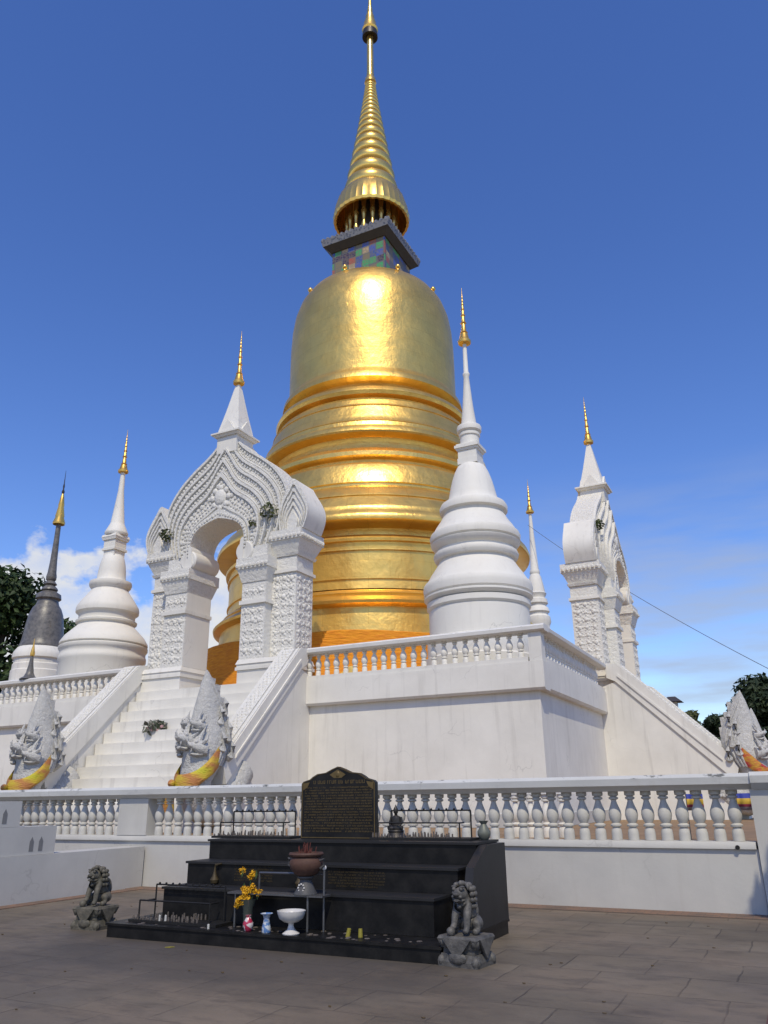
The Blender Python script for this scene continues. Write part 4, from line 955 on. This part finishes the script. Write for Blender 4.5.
for i, (x, y, lb) in enumerate(((-7.55, 8.62, 'thin white candle stub left of another on the left platform'), (-7.47, 8.64, 'thin white candle stub right of another on the left platform'), (-6.68, 8.5, 'squat white candle stub near the platform front edge, left of the flowers'))):
    tag(MB().lathe([(.014, 0), (.014, .09 if i < 2 else .05), (.003, .1 if i < 2 else .055)], n=8).build('white_candle', M['whitewax'], loc=(x, y, .166)), lb, 'candle', 'white candles on the platform')
m = MB()
for k in range(60):
    x = rnd.uniform(-8.1, -3.8); y = rnd.uniform(8.47, 8.92); m.ball((x, y, .167), rnd.uniform(.01, .04), 6, 4, (1, 1, .25))
tag(m.build('wax_drips', M['wax']), 'spilled dark wax and ash on the altar platform', 'wax', kind='stuff')
m = MB()
for k in range(90):
    x = rnd.uniform(-11.5, 1.0); y = rnd.uniform(4.5, 12.9)
    if -8.6 < x < -3.2 and y > 8.2: continue
    m.prism_z([(x + a_ * rnd.uniform(.5, 1), y + b_ * rnd.uniform(.5, 1)) for a_, b_ in ((-.02, 0), (0, -.012), (.025, 0), (0, .014))], .004, rnd.uniform(.007, .014))
tag(m.build('fallen_leaves', simple('dry_leaf_bits', (.11, .075, .035), .8, 0, .7, 20)), 'dry leaf bits scattered over the paving', 'leaf litter', kind='stuff')
tag(MB().prism_z([(0, 0), (.06, .02), (.09, .07), (.03, .06)], 0, .006).build('fallen_petal', M['yellowwax'], loc=(-7.0, 8.12, .004)), 'yellow petal fallen on the dark paving before the altar', 'petal')

# ------------------------------------------------------------------ guardian lions
def lion(label, loc, rz, mat):
    L = thing('guardian_lion', label, 'statue', loc, rz, 'stone guardian lions by the altar')
    # plinth: waisted block with draped cloth corner and rounded rock feet
    m = MB()
    m.taper(0, 0, 0, .05, .27, .24, .275, .245); m.taper(0, 0, .052, .14, .265, .235, .24, .21); m.taper(0, 0, .142, .2, .22, .19, .22, .19); m.taper(0, 0, .202, .3, .24, .21, .275, .245); m.taper(0, 0, .302, .335, .275, .245, .26, .23)
    for s in (-1, 1):
        for q in (-1, 1):
            m.ball((s * .22, q * .185, .27), .06, 8, 6, (1, 1, 1.1)); m.ball((s * .235, q * .2, .06), .055, 8, 6, (1.1, 1.1, 1.2))
    m.prism([(-.2, .31), (.2, .31), (.0, .07)], -.262, -.236); m.ball((0, -.24, .1), .09, 8, 6, (1.4, .4, .8))
    for s in (-1, 1): m.prism_x([(-.17, .31), (.17, .31), (0, .08)], s * .28 - .014, s * .28 + .014)
    m.build('plinth', mat, L)
    # body grown as one skinned figure, facing -y
    z0 = .335
    V = [(0, .12, .10, .1), (0, .10, .19, .115), (0, .05, .28, .11), (0, -.0, .355, .105), (0, -.04, .42, .085), (0, -.07, .475, .1), (0, -.15, .47, .075), (0, -.2, .455, .06),
         (.07, -.06, .32, .065), (.085, -.11, .2, .048), (.09, -.13, .07, .04), (.09, -.19, .035, .042),
         (-.07, -.06, .32, .065), (-.085, -.11, .2, .048), (-.09, -.13, .1, .04), (-.09, -.19, .075, .045),
         (.12, .1, .12, .085), (.145, -.0, .14, .06), (.15, .04, .05, .045), (.15, -.06, .03, .042),
         (-.12, .1, .12, .085), (-.145, -.0, .14, .06), (-.15, .04, .05, .045), (-.15, -.06, .03, .042),
         (0, .22, .13, .05), (0, .27, .24, .05), (0, .25, .35, .035), (0, .21, .4, .015)]
    E_ = [(0, 1), (1, 2), (2, 3), (3, 4), (4, 5), (5, 6), (6, 7), (3, 8), (8, 9), (9, 10), (10, 11), (3, 12), (12, 13), (13, 14), (14, 15), (0, 16), (16, 17), (17, 18), (18, 19), (0, 20), (20, 21), (21, 22), (22, 23), (0, 24), (24, 25), (25, 26), (26, 27)]
    me = bpy.data.meshes.new('body'); me.from_pydata([(a, b_, c_ + z0) for a, b_, c_, _ in V], E_, []); me.materials.append(mat)
    o = bpy.data.objects.new('body', me); C.objects.link(o); o.parent = L
    sk = o.modifiers.new('skin', 'SKIN'); sk.use_smooth_shade = True
    for i, v_ in enumerate(V): me.skin_vertices[0].data[i].radius = (v_[3], v_[3])
    me.skin_vertices[0].data[0].use_root = True
    o.modifiers.new('sub', 'SUBSURF').levels = 2; o.modifiers['sub'].render_levels = 2
    # face, mane curls
    m = MB()
    m.ball((0, -.215, z0 + .47), .03, 8, 5, (1.5, 1, .8))
    for s in (-1, 1):
        m.ball((s * .05, -.17, z0 + .525), .026, 8, 5); m.ball((s * .06, -.155, z0 + .552), .028, 8, 5, (1.4, 1, .5)); m.ball((s * .095, -.06, z0 + .545), .035, 8, 5, (.6, 1, 1.2))
        m.ball((s * .05, -.195, z0 + .44), .025, 8, 5, (1, 1, .8))
    ring_loft(m, [((0, -.1, z0 + .395), .07, .025, rad(80)), ((0, -.17, z0 + .39), .06, .022, rad(80)), ((0, -.215, z0 + .4), .035, .015, rad(80))], 10)
    m.build('face', mat, L)
    m = MB()
    for ring, (zz_, yy_, rx) in enumerate(((.56, -.03, .09), (.52, .0, .125), (.46, .01, .135), (.39, .01, .135), (.32, .03, .125))):
        for k in range(9):
            a = -.35 + k * (pi + .7) / 8; m.ball((rx * cos(a), yy_ + rx * .85 * sin(a) + (0 if ring < 3 else -.0), z0 + zz_), .034, 7, 5)
    for k in range(5): m.ball((0, -.08 + k * .05, z0 + .585 - k * k * .006), .035, 7, 5)
    m.build('mane', mat, L)
    MB().ball((-.1, -.2, z0 + .045), .055, 10, 7).build('ball', mat, L)
    m = MB(); m.tube([(.06, -.09, z0 + .36), (0, -.13, z0 + .33), (-.06, -.09, z0 + .36)], .018, 6); m.ball((0, -.14, z0 + .325), .03, 8, 5)
    m.build('collar', mat, L)
    L.scale = (.83,) * 3
    return L
lion('dark grey stone lion on a plinth at the right front corner of the altar', (-3.4, 8.58, 0), rad(-8), M['lion'])
lion('mossy brownish stone lion on a plinth at the left end of the altar', (-8.98, 8.95, 0), rad(2), M['lion_mossy'])

# ------------------------------------------------------------------ plants and trees
def tree(name, label, loc, H, R, mat, nclump, nleaf, size, trunk=.3, low=.35):
    t_ = thing(name, label, 'tree', loc)
    m = MB(); lean = (rnd.uniform(-.3, .3), rnd.uniform(-.3, .3))
    m.tube([(0, 0, 0), (lean[0] * .4, lean[1] * .4, H * .25), (lean[0], lean[1], H * .5), (lean[0] * 1.2, lean[1], H * .8)], [trunk, trunk * .8, trunk * .6, trunk * .2], 9)
    cl_ = []
    for k in range(nclump):
        a = rnd.uniform(0, 6.28); u_ = rnd.random(); zc = H * (low + (.95 - low) * u_); rr = R * sqrt(max(.05, 1 - (2 * (u_ - .42)) ** 2)) * rnd.uniform(.3, .95)
        c_ = (rr * cos(a), rr * sin(a), zc); cl_.append((c_, R * rnd.uniform(.22, .42)))
        m.tube([(lean[0], lean[1], H * .4 + (zc - H * .4) * .2), (c_[0] * .5, c_[1] * .5, zc * .9), c_], [trunk * .3, trunk * .18, .02], 5)
    m.build('trunk', M['bark'], t_)
    m = MB()
    for c_, r_ in cl_: leaves(m, c_, r_, nleaf, size)
    m.build('crown', mat, t_, smooth=0)
    return t_
tree('broadleaf_tree', 'large dark green tree behind the dark stupa at the left edge', (-51.6, 39.0, 0), 18.0, 6.6, M['leaf_dark'], 70, 230, .3, .5, .25)
tree('broadleaf_tree', 'tall dark tree behind the naga with the red sash at right', (-1.3, 50, 0), 7.6, 3.0, M['leaf_right'], 60, 260, .2, .3, .15)
tree('broadleaf_tree', 'small rounded dark tree left of the tall one at right', (-4.0, 49, 0), 6.0, 1.5, M['leaf_right'], 44, 150, .17, .2, .1)
tree('broadleaf_tree', 'low bushy tree top peeping over the far stair balustrade', (-5.1, 47.0, 0), 6.1, 1.1, M['leaf_small'], 34, 120, .16, .16, .1)
tree('broadleaf_tree', 'dark tree farther out at the right edge, behind the hidden naga', (3.5, 52, 0), 7.2, 3.0, M['leaf_right'], 24, 200, .22, .3, .1)
def weed(label, loc, r_, n, mat, size=.09):
    w_ = thing('wall_weed', label, 'weed', loc)
    m = MB()
    for k in range(7):
        a = rnd.uniform(0, 6.28); m.tube([(0, .05, 0), (.4 * r_ * cos(a), -.05, r_ * .4), (r_ * .9 * cos(a), -.12, r_ * .9 * sin(a))], [.012, .008, .004], 4)
    m.build('stems', M['stem'], w_); m = MB(); leaves(m, (0, -.12, .08), r_, n, size); m.build('foliage', mat, w_, smooth=0)
weed('small dry weed growing from the carving on the left shoulder of the near archway', (GX - 2.35, 19.98, FLOOR + 5.3), .26, 60, M['leaf_small'])
weed('leafy green weed by the right leaf ear of the near archway', (GX + 1.95, 19.95, FLOOR + 5.45), .3, 70, M['leaf_small'])
weed('tiny green weed low on the gable beside the near archway ear', (GX + 1.35, 19.92, FLOOR + 5.1), .16, 30, M['leaf_small'], .07)
weed('tiny dry weed on top of the ear of the right archway', (-5.3, GY - 2.2, FLOOR + 6.2), .2, 40, M['leaf_small'])
pp = thing('potted_plant', 'small potted plant with pinkish flowers on the near stairs', 'plant', (GX - .9, 18.55, 3.28))
MB().lathe([(.1, 0), (.16, .2), (.18, .26), (.14, .26), (.12, .2)], n=16).build('pot', M['terracotta'], pp)
m = MB(); leaves(m, (0, 0, .4), .38, 150, .1, .6); m.build('foliage', M['leaf_pot'], pp, smooth=0)
m = MB()
for k in range(8): m.ball((rnd.uniform(-.1, .4), rnd.uniform(-.3, 0), rnd.uniform(.3, .55)), .045, 6, 4)
m.build('flowers', simple('pale_pink_petals', (.5, .3, .3), .7), pp)

# ------------------------------------------------------------------ yard clutter, lamp, cable
def fence(label, loc, L):
    f_ = thing('low_railing', label, 'railing', loc, 0, 'low white railings in the yard')
    MB().box(0, L, -.1, .1, .76, .83).build('rail', M['white_rail_hi'], f_)
    b_ = baluster(.758, 1.0).build('baluster', M['white'], f_, loc=(.15, 0, 0))
    for k in range(1, int(L / .3)): part_copy(b_, (.15 + k * .3, 0, 0), f_)
fence('short white railing in the yard behind the right part of the balustrade', (-5.2, 15.6, YARD), 1.45)
fence('white railing in the yard behind the balustrade left of the black tablet', (-12.1, 15.6, YARD), 2.5)
def flag(label, loc):
    n = 10; vs_ = []; fs_ = []
    for i in range(n + 1):
        for z in (0, .26): vs_.append((i * .027, .02 * sin(i * 1.1), z))
    for i in range(n): fs_.append((2 * i, 2 * i + 2, 2 * i + 3, 2 * i + 1))
    o = thing('striped_flag', label, 'flag', loc, 0, 'small striped flags behind the balustrade')
    MB().add(vs_, fs_).build('cloth', M['flag'], o).modifiers.new('thick', 'SOLIDIFY').thickness = .006
    MB().tube([(0, 0, -.5), (0, 0, .3)], .008, 6).build('pole', M['steel'], o)
flag('small blue, yellow and red striped flag left of the pier', (-1.83, 14.9, 1.37))
flag('small blue and red striped flag nearest the right pier', (-1.05, 14.9, 1.37))
lp = thing('garden_lamp', 'white post with a dark cap beyond the far stair balustrade', 'lamp', (-5.9, 47.8, 0))
MB().box(-.25, .25, -.25, .25, 0, 6.55).build('post', M['white_clean'], lp); MB().taper(0, 0, 6.553, 6.85, .55, .55, .2, .2).build('cap', M['brown_cap'], lp)
pts = []
Pa, Pb = Vector((-13.9, 49.6, 19.0)), Vector((1.5, 35, 4.9))
for i in range(25):
    t_ = i / 24; p = Pa.lerp(Pb, t_); p.z -= .5 * (1 - (2 * t_ - 1) ** 2); pts.append(p)
tag(MB().tube(pts, .014, 6).build('overhead_cable', M['cable']), 'thin dark cable slanting down across the sky at right', 'cable')
for n_, k_ in (('bouquet', .8), ('bowl', .86), ('incense', .86), ('Buddha', .86), ('brown clay incense pot', .86)):
    for o in SC.objects:
        if o.parent is None and 'label' in o.keys() and n_ in (o.name + ' ' + o['label']) and o.name.split('.')[0] in ('yellow_bouquet', 'white_footed_bowl', 'incense_pot', 'incense_sticks', 'small_buddha') and o.scale.x == 1: o.scale = (k_,) * 3
# tall trees beside the plaza, out of view, the right one added for its shadow: they shade the left end of the balustrade and the right pier
tree('broadleaf_tree', 'tall tree beside the plaza on the left, shading the left naga', (-16.9, 7.3, 0), 14.2, 2.1, M['leaf_dark'], 26, 170, .24, .3, .55)
tree('broadleaf_tree', 'unseen tree added on the right to shade the right pier', (4.15, 8.6, 0), 10.4, 2.6, M['leaf_dark'], 46, 300, .24, .22, .35)
